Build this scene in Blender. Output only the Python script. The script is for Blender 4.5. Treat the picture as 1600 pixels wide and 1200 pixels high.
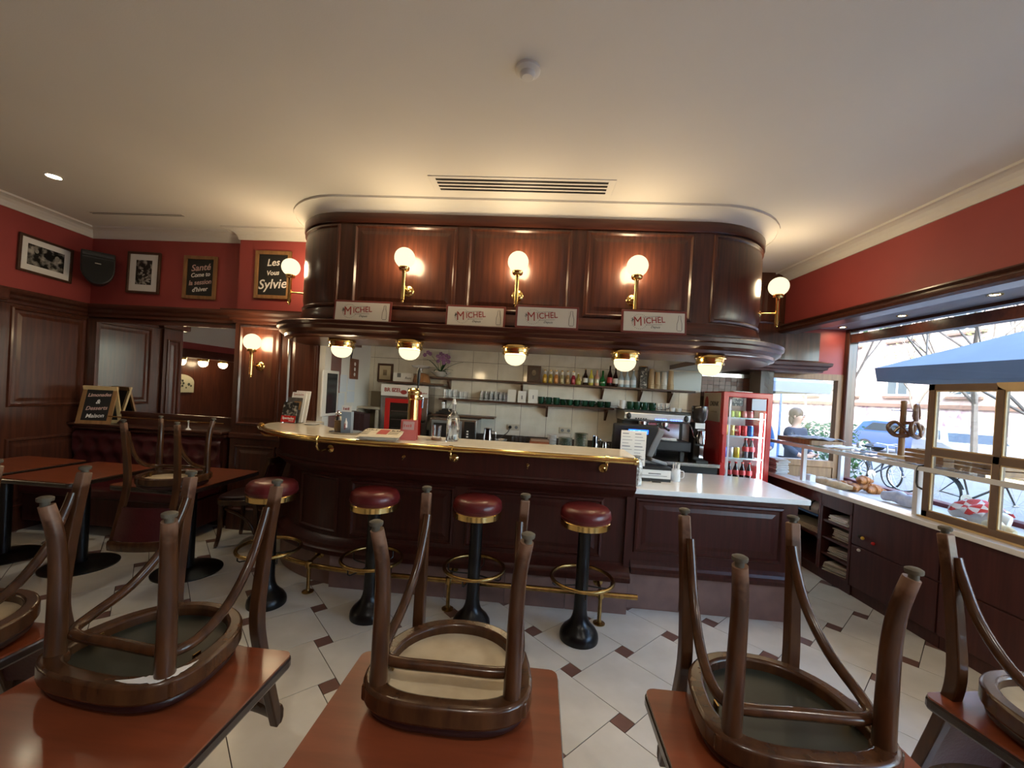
import bpy, bmesh, math, random
from mathutils import Vector, Matrix
random.seed(7)
for _o in list(bpy.data.objects): bpy.data.objects.remove(_o, do_unlink=True)
SC = bpy.context.scene
COL = SC.collection
PI = math.pi
# ------------------------------------------------------------------ camera
YAW, PITCH, ROLL = math.radians(0.5), math.radians(-0.5), math.radians(3.3)
_f = Vector((-math.sin(YAW)*math.cos(PITCH), math.cos(YAW)*math.cos(PITCH), math.sin(PITCH)))
_r0 = Vector((math.cos(YAW), math.sin(YAW), 0)); _u0 = _r0.cross(_f)
_r = _r0*math.cos(ROLL) + _u0*math.sin(ROLL); _u = _u0*math.cos(ROLL) - _r0*math.sin(ROLL)
cam = bpy.data.cameras.new('camera'); camo = bpy.data.objects.new('camera', cam); COL.objects.link(camo)
cam.sensor_width = 36; cam.lens = 640/1600*36; cam.shift_y = 19/1600; cam.clip_start = .02; cam.clip_end = 300
camo.matrix_world = Matrix(((_r.x, _u.x, -_f.x, 0), (_r.y, _u.y, -_f.y, 0), (_r.z, _u.z, -_f.z, 1.57), (0, 0, 0, 1)))
SC.camera = camo
# ------------------------------------------------------------------ world, sun, exposure
SUN_EL, SUN_AZ = math.radians(42), math.radians(228)      # azimuth: direction towards the sun, from +X counter-clockwise
wd = bpy.data.worlds.new('sky_world'); SC.world = wd; wd.use_nodes = True
_n = wd.node_tree.nodes; _n.clear()
_sky = _n.new('ShaderNodeTexSky'); _sky.sky_type = 'NISHITA'; _sky.sun_disc = False
_sky.sun_elevation = SUN_EL; _sky.sun_rotation = math.radians(90) - SUN_AZ; _sky.altitude = 100; _sky.air_density = 1.0; _sky.dust_density = 1.5
_bg = _n.new('ShaderNodeBackground'); _bg.inputs[1].default_value = 0.50
_wo = _n.new('ShaderNodeOutputWorld')
wd.node_tree.links.new(_sky.outputs[0], _bg.inputs[0]); wd.node_tree.links.new(_bg.outputs[0], _wo.inputs[0])
_sl = bpy.data.lights.new('sun', 'SUN'); _sl.energy = 1.6; _sl.angle = math.radians(.6); _sl.color = (1, .94, .84)
suno = bpy.data.objects.new('sun', _sl); COL.objects.link(suno)
_sd = Vector((math.cos(SUN_AZ)*math.cos(SUN_EL), math.sin(SUN_AZ)*math.cos(SUN_EL), math.sin(SUN_EL)))
suno.rotation_euler = _sd.to_track_quat('Z', 'Y').to_euler(); suno.location = (0, 0, 30)
vs = SC.view_settings; vs.view_transform = 'Standard'; vs.look = 'None'; vs.gamma = 1; vs.use_curve_mapping = False; vs.exposure = 2.8
SC.display_settings.display_device = 'sRGB'
LAMP = .175          # glow of the opal glass itself; the bulb's light is a sphere light of the same size
LAMP_W = 1.5; BOWL_W = 1.35; LAMP_C = (1.0, .76, .45)
# ------------------------------------------------------------------ frames
AL = math.radians(3.5); B0 = Vector((0, 3.035, 0))
ES = Vector((math.cos(AL), -math.sin(AL), 0)); ET = Vector((math.sin(AL), math.cos(AL), 0))
CEIL = 3.067
def W(s, t, z=0): return B0 + ES*s + ET*t + Vector((0, 0, z))     # bar frame -> world
# ------------------------------------------------------------------ materials
MT = {}
def mat(name, col, rough=.5, metal=0., emit=0., noise=0., nscale=8., col2=None, grain=None, bump=0., bscale=40., coat=0., trans=0., ior=1.45, alpha=None, spec=.5, sheen=0.):
    if name in MT: return MT[name]
    m = bpy.data.materials.new(name); m.use_nodes = True; nt = m.node_tree; N = nt.nodes; L = nt.links
    b = N['Principled BSDF']
    b.inputs['Base Color'].default_value = (*col, 1); b.inputs['Roughness'].default_value = rough; b.inputs['Metallic'].default_value = metal
    b.inputs['IOR'].default_value = ior; b.inputs['Specular IOR Level'].default_value = spec
    if coat: b.inputs['Coat Weight'].default_value = coat; b.inputs['Coat Roughness'].default_value = .12
    if trans: b.inputs['Transmission Weight'].default_value = trans
    if sheen: b.inputs['Sheen Weight'].default_value = sheen
    if emit: b.inputs['Emission Color'].default_value = (*col, 1); b.inputs['Emission Strength'].default_value = emit
    if noise or grain:
        tc = N.new('ShaderNodeTexCoord'); mp = N.new('ShaderNodeMapping'); L.new(tc.outputs['Object'], mp.inputs[0])
        tx = N.new('ShaderNodeTexNoise'); tx.inputs['Scale'].default_value = nscale; tx.inputs['Detail'].default_value = 5
        if grain: mp.inputs['Scale'].default_value = grain
        L.new(mp.outputs[0], tx.inputs['Vector'])
        rp = N.new('ShaderNodeValToRGB'); c2 = col2 or tuple(c*(1-noise) for c in col)
        rp.color_ramp.elements[0].position = .32; rp.color_ramp.elements[1].position = .68
        rp.color_ramp.elements[0].color = (*c2, 1); rp.color_ramp.elements[1].color = (*col, 1)
        L.new(tx.outputs[0], rp.inputs[0]); L.new(rp.outputs[0], b.inputs['Base Color'])
    if bump:
        tc2 = N.new('ShaderNodeTexCoord'); t2 = N.new('ShaderNodeTexNoise'); t2.inputs['Scale'].default_value = bscale; t2.inputs['Detail'].default_value = 3
        L.new(tc2.outputs['Object'], t2.inputs['Vector'])
        bp = N.new('ShaderNodeBump'); bp.inputs['Strength'].default_value = bump; bp.inputs['Distance'].default_value = .01
        L.new(t2.outputs[0], bp.inputs['Height']); L.new(bp.outputs[0], b.inputs['Normal'])
    MT[name] = m; return m
def pane_mat(name, tint=(1, 1, 1), refl=1.0):
    m = bpy.data.materials.new(name); m.use_nodes = True; nt = m.node_tree; N = nt.nodes; N.clear()
    o = N.new('ShaderNodeOutputMaterial'); mx = N.new('ShaderNodeMixShader'); fr = N.new('ShaderNodeFresnel'); fr.inputs[0].default_value = 1.45
    tr = N.new('ShaderNodeBsdfTransparent'); tr.inputs[0].default_value = (*tint, 1); gl = N.new('ShaderNodeBsdfGlossy'); gl.inputs['Roughness'].default_value = .02
    gl.inputs[0].default_value = (refl, refl, refl, 1)
    ge = N.new('ShaderNodeNewGeometry'); om = N.new('ShaderNodeMath'); om.operation = 'SUBTRACT'; om.inputs[0].default_value = 1; mu = N.new('ShaderNodeMath'); mu.operation = 'MULTIPLY'
    nt.links.new(ge.outputs['Backfacing'], om.inputs[1]); nt.links.new(om.outputs[0], mu.inputs[0]); nt.links.new(fr.outputs[0], mu.inputs[1])
    nt.links.new(mu.outputs[0], mx.inputs[0]); nt.links.new(tr.outputs[0], mx.inputs[1]); nt.links.new(gl.outputs[0], mx.inputs[2]); nt.links.new(mx.outputs[0], o.inputs[0])
    MT[name] = m; return m
MAHOG = mat('mahogany_varnish', (.092, .028, .0145), .30, col2=(.046, .014, .0085), grain=(14, 14, .9), nscale=3, coat=.35)
MAHOGH = mat('mahogany_varnish_horizontal', (.080, .024, .013), .30, col2=(.044, .013, .008), grain=(.9, 14, 14), nscale=3, coat=.35)
MAHOGB = mat('bar_mahogany_red', (.056, .0115, .0072), .34, col2=(.032, .0070, .0048), grain=(14, 14, .9), nscale=3, spec=.35)
WALN = mat('worn_brown_chair_wood', (.076, .029, .0108), .27, col2=(.035, .0130, .0055), grain=(8, 8, 2), nscale=4, coat=.22, spec=.35)
def worn_legs():
    m = WALN.copy(); m.name = 'leg_wood_rubbed_at_feet'; nt = m.node_tree; N = nt.nodes; b = N['Principled BSDF']; src = b.inputs['Base Color'].links[0].from_socket
    tc = N.new('ShaderNodeTexCoord'); sx = N.new('ShaderNodeSeparateXYZ'); nt.links.new(tc.outputs['Object'], sx.inputs[0]); nz = N.new('ShaderNodeTexNoise'); nz.inputs['Scale'].default_value = 28; nt.links.new(tc.outputs['Object'], nz.inputs['Vector'])
    ma = N.new('ShaderNodeMath'); ma.operation = 'MULTIPLY_ADD'; ma.inputs[1].default_value = .16; nt.links.new(nz.outputs[0], ma.inputs[0]); nt.links.new(sx.outputs['Z'], ma.inputs[2])
    mr = N.new('ShaderNodeMapRange'); mr.inputs['From Min'].default_value = .10; mr.inputs['From Max'].default_value = .15; mr.inputs['To Min'].default_value = 1; mr.inputs['To Max'].default_value = 0; nt.links.new(ma.outputs[0], mr.inputs['Value'])
    mx = N.new('ShaderNodeMix'); mx.data_type = 'RGBA'; nt.links.new(mr.outputs[0], mx.inputs['Factor']); nt.links.new(src, mx.inputs['A']); mx.inputs['B'].default_value = (.17, .090, .055, 1); nt.links.new(mx.outputs['Result'], b.inputs['Base Color'])
    r2 = N.new('ShaderNodeMapRange'); r2.inputs['To Min'].default_value = .28; r2.inputs['To Max'].default_value = .6; nt.links.new(mr.outputs[0], r2.inputs['Value']); nt.links.new(r2.outputs[0], b.inputs['Roughness'])
    return m
LEGW = worn_legs()
WORN = mat('felt_and_metal_glide', (.11, .095, .068), .6, col2=(.05, .042, .03), noise=.3, nscale=30)
CHERRY = mat('cherry_table_laminate', (.215, .050, .019), .30, col2=(.155, .035, .013), grain=(1.2, 12, 6), nscale=2.5, coat=.2)
EDGE = mat('dark_table_edge', (.022, .012, .010), .25, coat=.4)
BURG = mat('burgundy_leather', (.118, .012, .013), .32, noise=.35, nscale=6, bump=.12, bscale=90)
BURGD = mat('dark_oxblood_leather', (.064, .0085, .0095), .36, noise=.3, nscale=6, bump=.12, bscale=90)
BRASS = mat('polished_brass', (.80, .55, .20), .17, 1., noise=.12, nscale=15)
BRASSD = mat('tarnished_brass', (.48, .31, .11), .27, 1., noise=.4, nscale=25)
IRON = mat('black_cast_iron', (.004, .004, .0045), .28, spec=.4)
BLACK = mat('black_plastic', (.012, .012, .013), .42)
GREYP = mat('grey_plastic', (.16, .17, .18), .45)
REDW = mat("brick_red_wall_paint", (.33, .056, .050), .55, noise=.12, nscale=2.5)
CREAM = mat('cream_ceiling_paint', (.70, .67, .615), .75, noise=.05, nscale=1.2, bump=.05, bscale=160)
WHITEP = mat('white_wall_paint', (.70, .70, .68), .55, noise=.05, nscale=2)
TILE = mat('beige_floor_tile', (.70, .675, .61), .24, col2=(.61, .585, .52), nscale=5, noise=.1, bump=.03, bscale=25)
TILED = mat('brown_floor_inset', (.20, .105, .082), .30, noise=.25, nscale=12)
GROUT = mat('dark_grout', (.045, .036, .030), .8)
PLTILE = mat('brown_plinth_tile', (.25, .145, .115), .42, noise=.3, nscale=6)
QUARTZ = mat('white_quartz', (.80, .81, .81), .16, noise=.04, nscale=20, coat=.2)
QUARTZB = mat('beige_counter_stone', (.74, .68, .57), .16, noise=.08, nscale=20, coat=.2)
WTILE = mat('glazed_marbled_wall_tile', (.72, .69, .61), .10, col2=(.62, .59, .51), nscale=7, noise=.1)
STEEL = mat('brushed_steel', (.55, .56, .57), .22, 1., noise=.1, nscale=30)
CHROME = mat('chrome', (.75, .76, .77), .07, 1.)
WHITE = mat('white_card', (.74, .73, .70), .6)
PAPER = mat('blueish_paper', (.60, .66, .74), .7)
NEWSP = mat('newsprint', (.52, .47, .37), .8, noise=.15, nscale=30)
INK = mat('dark_ink', (.03, .025, .025), .7)
REDINK = mat('red_ink', (.30, .035, .028), .6)
REDG = mat('red_gloss_paint', (.50, .022, .020), .25, coat=.3)
PINK = mat('coral_card', (.62, .16, .14), .5)
CHALK = mat('chalk_white', (.75, .73, .70), .8)
CHALKP = mat('chalk_pink', (.55, .36, .32), .8)
SLATE = mat('chalkboard_black', (.016, .015, .014), .6, noise=.3, nscale=5)
OAK = mat('light_brown_wood', (.30, .155, .06), .5, col2=(.20, .10, .038), grain=(10, 10, 1.5), nscale=3)
OAKD = mat('dark_frame_wood', (.075, .034, .020), .4, noise=.3, nscale=9)
PINE = mat('pale_pine', (.62, .44, .22), .5, noise=.15, nscale=10)
TAUPE = mat('brown_sash_wood', (.17, .105, .065), .5, noise=.2, nscale=9)
GLASSC = mat('clear_glass', (1, 1, 1), .02, trans=1., ior=1.45)
GREENG = mat('green_glass', (.02, .22, .06), .05, trans=.85, ior=1.45)
BOTTLEB = mat('brown_black_glass', (.025, .010, .008), .06, coat=.5)
MUGG = mat('dark_green_glaze', (.010, .050, .026), .09, coat=.6)
CERAM = mat('white_ceramic', (.70, .71, .72), .15, coat=.3)
TERRA = mat('terracotta', (.34, .105, .045), .55, noise=.2, nscale=15)
GLOBE = mat('lit_opal_glass', (1.0, .86, .50), .25, emit=LAMP); GLOBE.node_tree.nodes['Principled BSDF'].inputs['Base Color'].default_value = (.01, .01, .01, 1); GLOBE.node_tree.nodes['Principled BSDF'].inputs['Specular IOR Level'].default_value = 0
BULB = mat('lit_spot_bulb', (1.0, .85, .55), .3, emit=25.)
MIRROR = mat('mirror_silver', (.80, .80, .78), .01, 1.)
PANE = pane_mat('window_glass', (.96, .98, .98), 1.0)
BARK = mat('grey_bark', (.20, .17, .14), .8, noise=.3, nscale=12)
LEAF = mat('olive_leaf', (.20, .24, .045), .6, noise=.3, nscale=3)
LEAFG = mat('fresh_green_leaf', (.06, .17, .035), .5, noise=.3, nscale=5)
SKIN = mat('skin', (.52, .30, .21), .5)
HAIR = mat('brown_hair', (.09, .048, .026), .5, noise=.3, nscale=30)
NAVY = mat('navy_cloth', (.018, .026, .05), .8)
BLUEC = mat('blue_cloth', (.05, .14, .34), .8)
CANVAS = mat('slate_blue_canvas', (.17, .20, .25), .85, noise=.1, nscale=3)
RUBBER = mat('tyre_rubber', (.015, .015, .016), .7)
ASPH = mat('asphalt', (.13, .13, .135), .85, noise=.15, nscale=2)
PAVE = mat('pale_paving', (.20, .195, .185), .8, noise=.15, nscale=3)
PLUM = mat('plum_window_frame', (.12, .016, .025), .4)
CRUST = mat('golden_crust', (.42, .145, .025), .5, noise=.45, nscale=25, bump=.3, bscale=30)
CRUSTP = mat('pale_dough', (.66, .45, .24), .6, noise=.3, nscale=25)
PRETZ = mat('brown_pretzel_crust', (.16, .068, .026), .32, noise=.4, nscale=18, coat=.3)
# ------------------------------------------------------------------ mesh builder
class M:
    def __init__(s): s.v = []; s.f = []
    def _add(s, vs, fs):
        o = len(s.v); s.v += [tuple(p) for p in vs]; s.f += [tuple(i+o for i in f) for f in fs]; return s
    def box(s, c, d, rz=0, rx=0, ry=0):
        x, y, z = d[0]/2, d[1]/2, d[2]/2
        vs = [(-x, -y, -z), (x, -y, -z), (x, y, -z), (-x, y, -z), (-x, -y, z), (x, -y, z), (x, y, z), (-x, y, z)]
        if rz or rx or ry:
            R = Matrix.Rotation(rz, 3, 'Z') @ Matrix.Rotation(ry, 3, 'Y') @ Matrix.Rotation(rx, 3, 'X'); vs = [R @ Vector(p) for p in vs]
        vs = [(p[0]+c[0], p[1]+c[1], p[2]+c[2]) for p in vs]
        return s._add(vs, [(0, 3, 2, 1), (4, 5, 6, 7), (0, 1, 5, 4), (1, 2, 6, 5), (2, 3, 7, 6), (3, 0, 4, 7)])
    def bb(s, x0, x1, y0, y1, z0, z1): return s.box(((x0+x1)/2, (y0+y1)/2, (z0+z1)/2), (x1-x0, y1-y0, z1-z0))
    def prism(s, pts, z0, z1):
        n = len(pts); vs = [(p[0], p[1], z0) for p in pts] + [(p[0], p[1], z1) for p in pts]
        fs = [tuple(range(n-1, -1, -1)), tuple(range(n, 2*n))] + [(i, (i+1) % n, n+(i+1) % n, n+i) for i in range(n)]
        return s._add(vs, fs)
    def ring(s, outer, inner, z0, z1):
        n = len(outer)
        vs = [(p[0], p[1], z0) for p in outer] + [(p[0], p[1], z0) for p in inner] + [(p[0], p[1], z1) for p in outer] + [(p[0], p[1], z1) for p in inner]
        fs = []
        for i in range(n):
            j = (i+1) % n
            fs += [(i, n+i, n+j, j), (2*n+i, 2*n+j, 3*n+j, 3*n+i), (i, j, 2*n+j, 2*n+i), (n+i, 3*n+i, 3*n+j, n+j)]
        return s._add(vs, fs)
    def tube(s, path, r, n=8, closed=False, flat=1.0, up=None):
        P = [Vector(p) for p in path]; k = len(P); rr = r if isinstance(r, (list, tuple)) else [r]*k
        T = []
        for i in range(k):
            a = P[(i-1) % k] if closed or i > 0 else P[i]; b = P[(i+1) % k] if closed or i < k-1 else P[i]
            d = b-a; T.append(d.normalized() if d.length > 1e-9 else Vector((0, 0, 1)))
        nn = Vector(up) if up else (Vector((0, 0, 1)) if abs(T[0].z) < .9 else Vector((1, 0, 0)))
        vs = []
        for i in range(k):
            nn = nn - T[i]*nn.dot(T[i])
            if nn.length < 1e-6: nn = T[i].orthogonal()
            nn.normalize(); bn = T[i].cross(nn)
            for j in range(n):
                a = 2*PI*(j+.5)/n; vs.append(P[i] + nn*(math.cos(a)*rr[i]) + bn*(math.sin(a)*rr[i]*flat))
        fs = []
        for i in range(k if closed else k-1):
            for j in range(n):
                a = i*n+j; b = i*n+(j+1) % n; c = ((i+1) % k)*n+(j+1) % n; d = ((i+1) % k)*n+j; fs.append((a, b, c, d))
        if not closed: fs += [tuple(range(n-1, -1, -1)), tuple(range((k-1)*n, k*n))]
        return s._add(vs, fs)
    def cyl(s, p0, p1, r0, r1=None, n=16): return s.tube([p0, p1], [r0, r0 if r1 is None else r1], n)
    def lathe(s, prof, n=24, c=(0, 0, 0), ax='z'):
        vs = []; fs = []; k = len(prof)
        for r, z in prof:
            for j in range(n):
                a = 2*PI*j/n; p = (r*math.cos(a), r*math.sin(a), z)
                if ax == 'y': p = (p[0], z, p[1])
                if ax == 'x': p = (z, p[0], p[1])
                vs.append((p[0]+c[0], p[1]+c[1], p[2]+c[2]))
        for i in range(k-1):
            for j in range(n):
                q = (i*n+j, i*n+(j+1) % n, (i+1)*n+(j+1) % n, (i+1)*n+j); fs.append(q if ax != 'y' else q[::-1])
        if prof[0][0] > 1e-6: fs.append(tuple(range(n-1, -1, -1)) if ax != 'y' else tuple(range(n)))
        if prof[-1][0] > 1e-6: fs.append(tuple(range((k-1)*n, k*n)) if ax != 'y' else tuple(range(k*n-1, (k-1)*n-1, -1)))
        return s._add(vs, fs)
    def ball(s, c, r, n=16, m=10, sc=(1, 1, 1)):
        vs = []; fs = []
        for i in range(m+1):
            a = -PI/2 + PI*i/m
            for j in range(n):
                b = 2*PI*j/n; vs.append((c[0]+r*sc[0]*math.cos(a)*math.cos(b), c[1]+r*sc[1]*math.cos(a)*math.sin(b), c[2]+r*sc[2]*math.sin(a)))
        for i in range(m):
            for j in range(n): fs.append((i*n+j, i*n+(j+1) % n, (i+1)*n+(j+1) % n, (i+1)*n+j))
        return s._add(vs, fs)
    def sweep(s, path, prof, closed=False, caps=True):
        """path: xy points; prof: (out, z) points, out measured along the right-hand normal of the path"""
        k = len(path); m = len(prof); offs = {}
        vs = []
        for i in range(k):
            nx, ny = pnorm(path, i, closed)
            for o, z in prof: vs.append((path[i][0]+nx*o, path[i][1]+ny*o, z))
        fs = []
        for i in range(k if closed else k-1):
            for j in range(m-1):
                a = i*m+j; b = ((i+1) % k)*m+j; fs.append((a, b, b+1, a+1))
        if caps and not closed: fs += [tuple(range(m)), tuple(range(k*m-1, (k-1)*m-1, -1))]
        return s._add(vs, fs)
    def obj(s, name, m, parent=None, smooth=False, loc=None, rot=None, bevel=0., subd=0, key=None, seg=2, label=None, kind=None, recalc=True, solid=0):
        me = MESH.get(key) if key else None
        if me is None:
            me = bpy.data.meshes.new(name); me.from_pydata(s.v, [], s.f)
            if recalc:
                bm = bmesh.new(); bm.from_mesh(me); bmesh.ops.remove_doubles(bm, verts=bm.verts, dist=1e-6); bmesh.ops.recalc_face_normals(bm, faces=bm.faces); bm.to_mesh(me); bm.free()
            me.materials.append(m)
            if smooth:
                for p in me.polygons: p.use_smooth = True
                if smooth != 2:
                    try: me.set_sharp_from_angle(angle=math.radians(40))
                    except Exception: pass
            if key: MESH[key] = me
        o = bpy.data.objects.new(name, me); COL.objects.link(o)
        if parent: o.parent = parent
        if loc is not None: o.location = loc
        if rot is not None: o.rotation_euler = rot
        if solid: md = o.modifiers.new('thick', 'SOLIDIFY'); md.thickness = solid
        if bevel: md = o.modifiers.new('bevel', 'BEVEL'); md.width = bevel; md.segments = seg; md.limit_method = 'ANGLE'; md.angle_limit = math.radians(40)
        if subd: md = o.modifiers.new('sub', 'SUBSURF'); md.levels = subd; md.render_levels = subd
        if label: o['label'] = label
        if kind: o['kind'] = kind
        return o
MESH = {}
def pnorm(path, i, closed=False):
    k = len(path)
    a = path[(i-1) % k] if (closed or i > 0) else None; p = path[i]; b = path[(i+1) % k] if (closed or i < k-1) else None
    def d(u, v):
        x, y = v[0]-u[0], v[1]-u[1]; l = math.hypot(x, y) or 1; return x/l, y/l
    if a is None: dx, dy = d(p, b); return dy, -dx
    if b is None: dx, dy = d(a, p); return dy, -dx
    d1 = d(a, p); d2 = d(p, b); n1 = (d1[1], -d1[0]); n2 = (d2[1], -d2[0]); x, y = n1[0]+n2[0], n1[1]+n2[1]; l2 = (x*x+y*y)/2 or 1
    return x/l2, y/l2
def offs(path, o, closed=False): return [(path[i][0]+pnorm(path, i, closed)[0]*o, path[i][1]+pnorm(path, i, closed)[1]*o) for i in range(len(path))]
def arc(cx, cy, r, a0, a1, n): return [(cx+r*math.cos(math.radians(a0+(a1-a0)*i/n)), cy+r*math.sin(math.radians(a0+(a1-a0)*i/n))) for i in range(n+1)]
def bez(p, n=8):
    """smooth Catmull-Rom through points"""
    P = [Vector(q) for q in p]; out = []
    for i in range(len(P)-1):
        a = P[max(i-1, 0)]; b = P[i]; c = P[i+1]; d = P[min(i+2, len(P)-1)]
        for j in range(n):
            t = j/n; out.append(.5*((2*b)+(c-a)*t+(2*a-5*b+4*c-d)*t*t+(3*b-a-3*c+d)*t**3))
    out.append(P[-1]); return out
# ------------------------------------------------------------------ things
def tag(o, label=None, cat=None, group=None, kind=None):
    if label: o['label'] = label
    if cat: o['category'] = cat
    if group: o['group'] = group
    if kind: o['kind'] = kind
    return o
def thing(name, label, cat, loc, rz=0., group=None, rot=None):
    o = bpy.data.objects.new(name, None); COL.objects.link(o); o.location = loc; o.rotation_euler = rot or (0, 0, rz); o.empty_display_size = .1
    return tag(o, label, cat, group)
def bthing(name, label, cat, s, t, z=0., rz=0., group=None): return thing(name, label, cat, W(s, t, z), rz-AL, group)
def copy_tree(o, parent=None):
    c = o.copy(); COL.objects.link(c); c.parent = parent
    for ch in list(o.children): copy_tree(ch, c)
    return c
BROT = (0, 0, -AL)
def bstruct(name, mb, m, **k):
    o = mb.obj(name, m, loc=B0, rot=BROT, **k); o['kind'] = 'structure'; return o
def wstruct(name, mb, m, **k):
    o = mb.obj(name, m, **k); o['kind'] = 'structure'; return o
def scribble(name, w, h, m_, parent, loc, rot=(PI/2, 0, 0), n=9, seed=1):
    rn = random.Random(seed); b = M(); x = -w/2
    for _ in range(n):
        d = w/n*rn.uniform(.45, .85); hh = h*rn.uniform(.6, 1.); b.box((x+d/2, (hh-h)/2, 0), (d, hh, .001)); x += w/n
    return b.obj(name, m_, parent, loc=loc, rot=rot)
def bulb_light(parent, loc, r, w):
    l = bpy.data.lights.new('bulb', 'POINT'); l.energy = w; l.color = LAMP_C; l.shadow_soft_size = r; l.use_soft_falloff = False
    o = bpy.data.objects.new('bulb', l); COL.objects.link(o); o.parent = parent; o.location = loc; return o
def text(name, body, size, m, parent, loc, rot=(PI/2, 0, 0), align='CENTER', shear=0., ext=.0006, sx=1., bold=0.):
    cu = bpy.data.curves.new(name, 'FONT'); cu.body = body; cu.size = size; cu.align_x = align; cu.align_y = 'CENTER'; cu.shear = shear; cu.extrude = ext; cu.offset = bold; cu.resolution_u = 3
    tmp = bpy.data.objects.new('tmp_text', cu); COL.objects.link(tmp)
    dg = bpy.context.evaluated_depsgraph_get(); me = bpy.data.meshes.new_from_object(tmp.evaluated_get(dg))
    bpy.data.objects.remove(tmp, do_unlink=True)
    me.materials.clear(); me.materials.append(m)
    o = bpy.data.objects.new(name, me); COL.objects.link(o); o.parent = parent; o.location = loc; o.rotation_euler = rot; o.scale = (sx, 1, 1)
    return o
# ================================================================== SETTING
def panel_m(w, h, steps=((0, 0), (.006, .014), (.020, .018), (.032, .004), (.055, .004), (.085, .011))):
    b = M(); R = [[(i, -o, i), (w-i, -o, i), (w-i, -o, h-i), (i, -o, h-i)] for i, o in steps]
    vs = [p for r in R for p in r]; fs = []
    for k in range(len(R)-1):
        for j in range(4): fs.append((k*4+j, k*4+(j+1) % 4, (k+1)*4+(j+1) % 4, (k+1)*4+j))
    e = (len(R)-1)*4; fs.append((e, e+1, e+2, e+3)); b._add(vs, fs); return b
def panel(parent, x0, x1, z0, z1, y, m=None, rz=0., loc=None, name='panel'):
    w, h = x1-x0, z1-z0
    return panel_m(w, h).obj(name, m or MAHOG, parent, loc=loc or (x0, y, z0), rot=(0, 0, rz), key=f'panel{w:.3f}_{h:.3f}_{(m or MAHOG).name}', recalc=False)
# ---- floor: 40 cm squares with small brown insets, laid diagonally to the bar
flo = wstruct('floor', M().bb(-9.5, 3.95, -3.2, 5.6, -.12, -.003), GROUT)
A_, B_ = .4035, .088; Lc = (.226, -.318)
e1 = Vector((math.cos(PI/4), math.sin(PI/4))); e2 = Vector((-e1.y, e1.x)); G = .0022
v1 = e1*A_ - e2*B_; v2 = e1*B_ + e2*A_
big = M().prism([(G, G), (A_-G, G), (A_-G, A_-G), (G, A_-G)], -.012, 0); sml = M().prism([(G, G), (B_-G, G), (B_-G, B_-G), (G, B_-G)], -.012, -.0004)
rest = M(); rest2 = M(); c0 = Vector(Lc) - e1*(A_+B_/2) - e2*(A_-B_/2); nb = ns = 0
def tile_in(wp): return -4.66 < wp.x < 3.0 and .9 < wp.y < 4.35
for i in range(-30, 31):
    for j in range(-30, 31):
        o = c0 + v1*i + v2*j; c = o + e1*(A_/2) + e2*(A_/2); wp = W(c.x, c.y)
        if not (-9.2 < wp.x < 3.2 and -3 < wp.y < 5): continue
        if c.y > .34 and -1.5 < c.x < 2.2: continue
        q = o + e1*A_ + e2*(A_-B_); loc1 = W(o.x, o.y); loc2 = W(q.x, q.y); an = PI/4-AL
        if tile_in(wp):
            big.obj('tile', TILE, flo, loc=loc1, rot=(0, 0, an), key='tile_big'); sml.obj('inset_tile', TILED, flo, loc=loc2, rot=(0, 0, an), key='tile_small')
        else:
            R = Matrix.Rotation(an, 3, 'Z')
            for mb, src, lo in ((rest, big, loc1), (rest2, sml, loc2)):
                k0 = len(mb.v); mb.v += [tuple(R @ Vector(p) + lo) for p in src.v]; mb.f += [tuple(a+k0 for a in f) for f in src.f]
rest.obj('far_tiles', TILE, flo, kind='stuff'); rest2.obj('far_inset_tiles', TILED, flo, kind='stuff')
# ---- ceiling
cei = wstruct('ceiling', M().bb(-9.5, 3.1, -3.2, 5.6, CEIL, CEIL+.15), CREAM)
COVE = [(0, 2.972), (.012, 2.972), (.016, 2.992), (.030, 3.020), (.055, 3.043), (.085, 3.054), (.105, 3.056), (.106, 3.050), (.122, 3.050), (.124, CEIL+.002), (0, CEIL+.002)]
# ---- left wall (red above, mahogany wainscot below)
RB = 2.25      # bottom of the red paint
wl = wstruct('wall_left', M().bb(-4.86, -4.66, 3.42, 5.2, 0, CEIL), REDW)
wain = M().bb(-4.70, -4.635, 3.42, 4.5, 0, 2.16); wain.obj('wainscot', MAHOG, wl)
panel(wl, 0, .66, 1.17, 2.10, 0, rz=PI/2, loc=(-4.635, 3.69, 1.17))
panel(wl, 0, .66, .22, .88, 0, rz=PI/2, loc=(-4.635, 3.69, .22))
CORN = [(0, 2.12), (.015, 2.125), (.02, 2.15), (.045, 2.17), (.055, 2.195), (.085, 2.215), (.095, 2.235), (.095, 2.25), (0, 2.255)]
# left room pilaster seen in the mirror
lp = wstruct('trim_1', M().bb(-4.90, -4.60, 3.30, 3.56, 0, 2.2), MAHOG); panel(lp, 0, .18, .3, 2.0, 0, rz=PI/2, loc=(-4.60, 3.34, .3))
M().bb(-4.96, -4.54, 3.24, 3.62, 2.13, 2.25).obj('cap', MAHOGH, lp, bevel=.02)
# ---- dining back wall
wb = bstruct('wall_back', M().bb(-4.95, -2.0, 1.08, 1.3, 0, CEIL), REDW)
M().bb(-4.72, -2.97, 1.045, 1.09, 0, 1.13).obj('wainscot', MAHOGH, wb)
M().bb(-4.72, -2.97, 1.055, 1.09, 2.07, 2.16).obj('header', MAHOGH, wb)
M().bb(-4.72, -4.585, 1.03, 1.09, 1.1, 2.1).obj('stile', MAHOG, wb)
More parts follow.
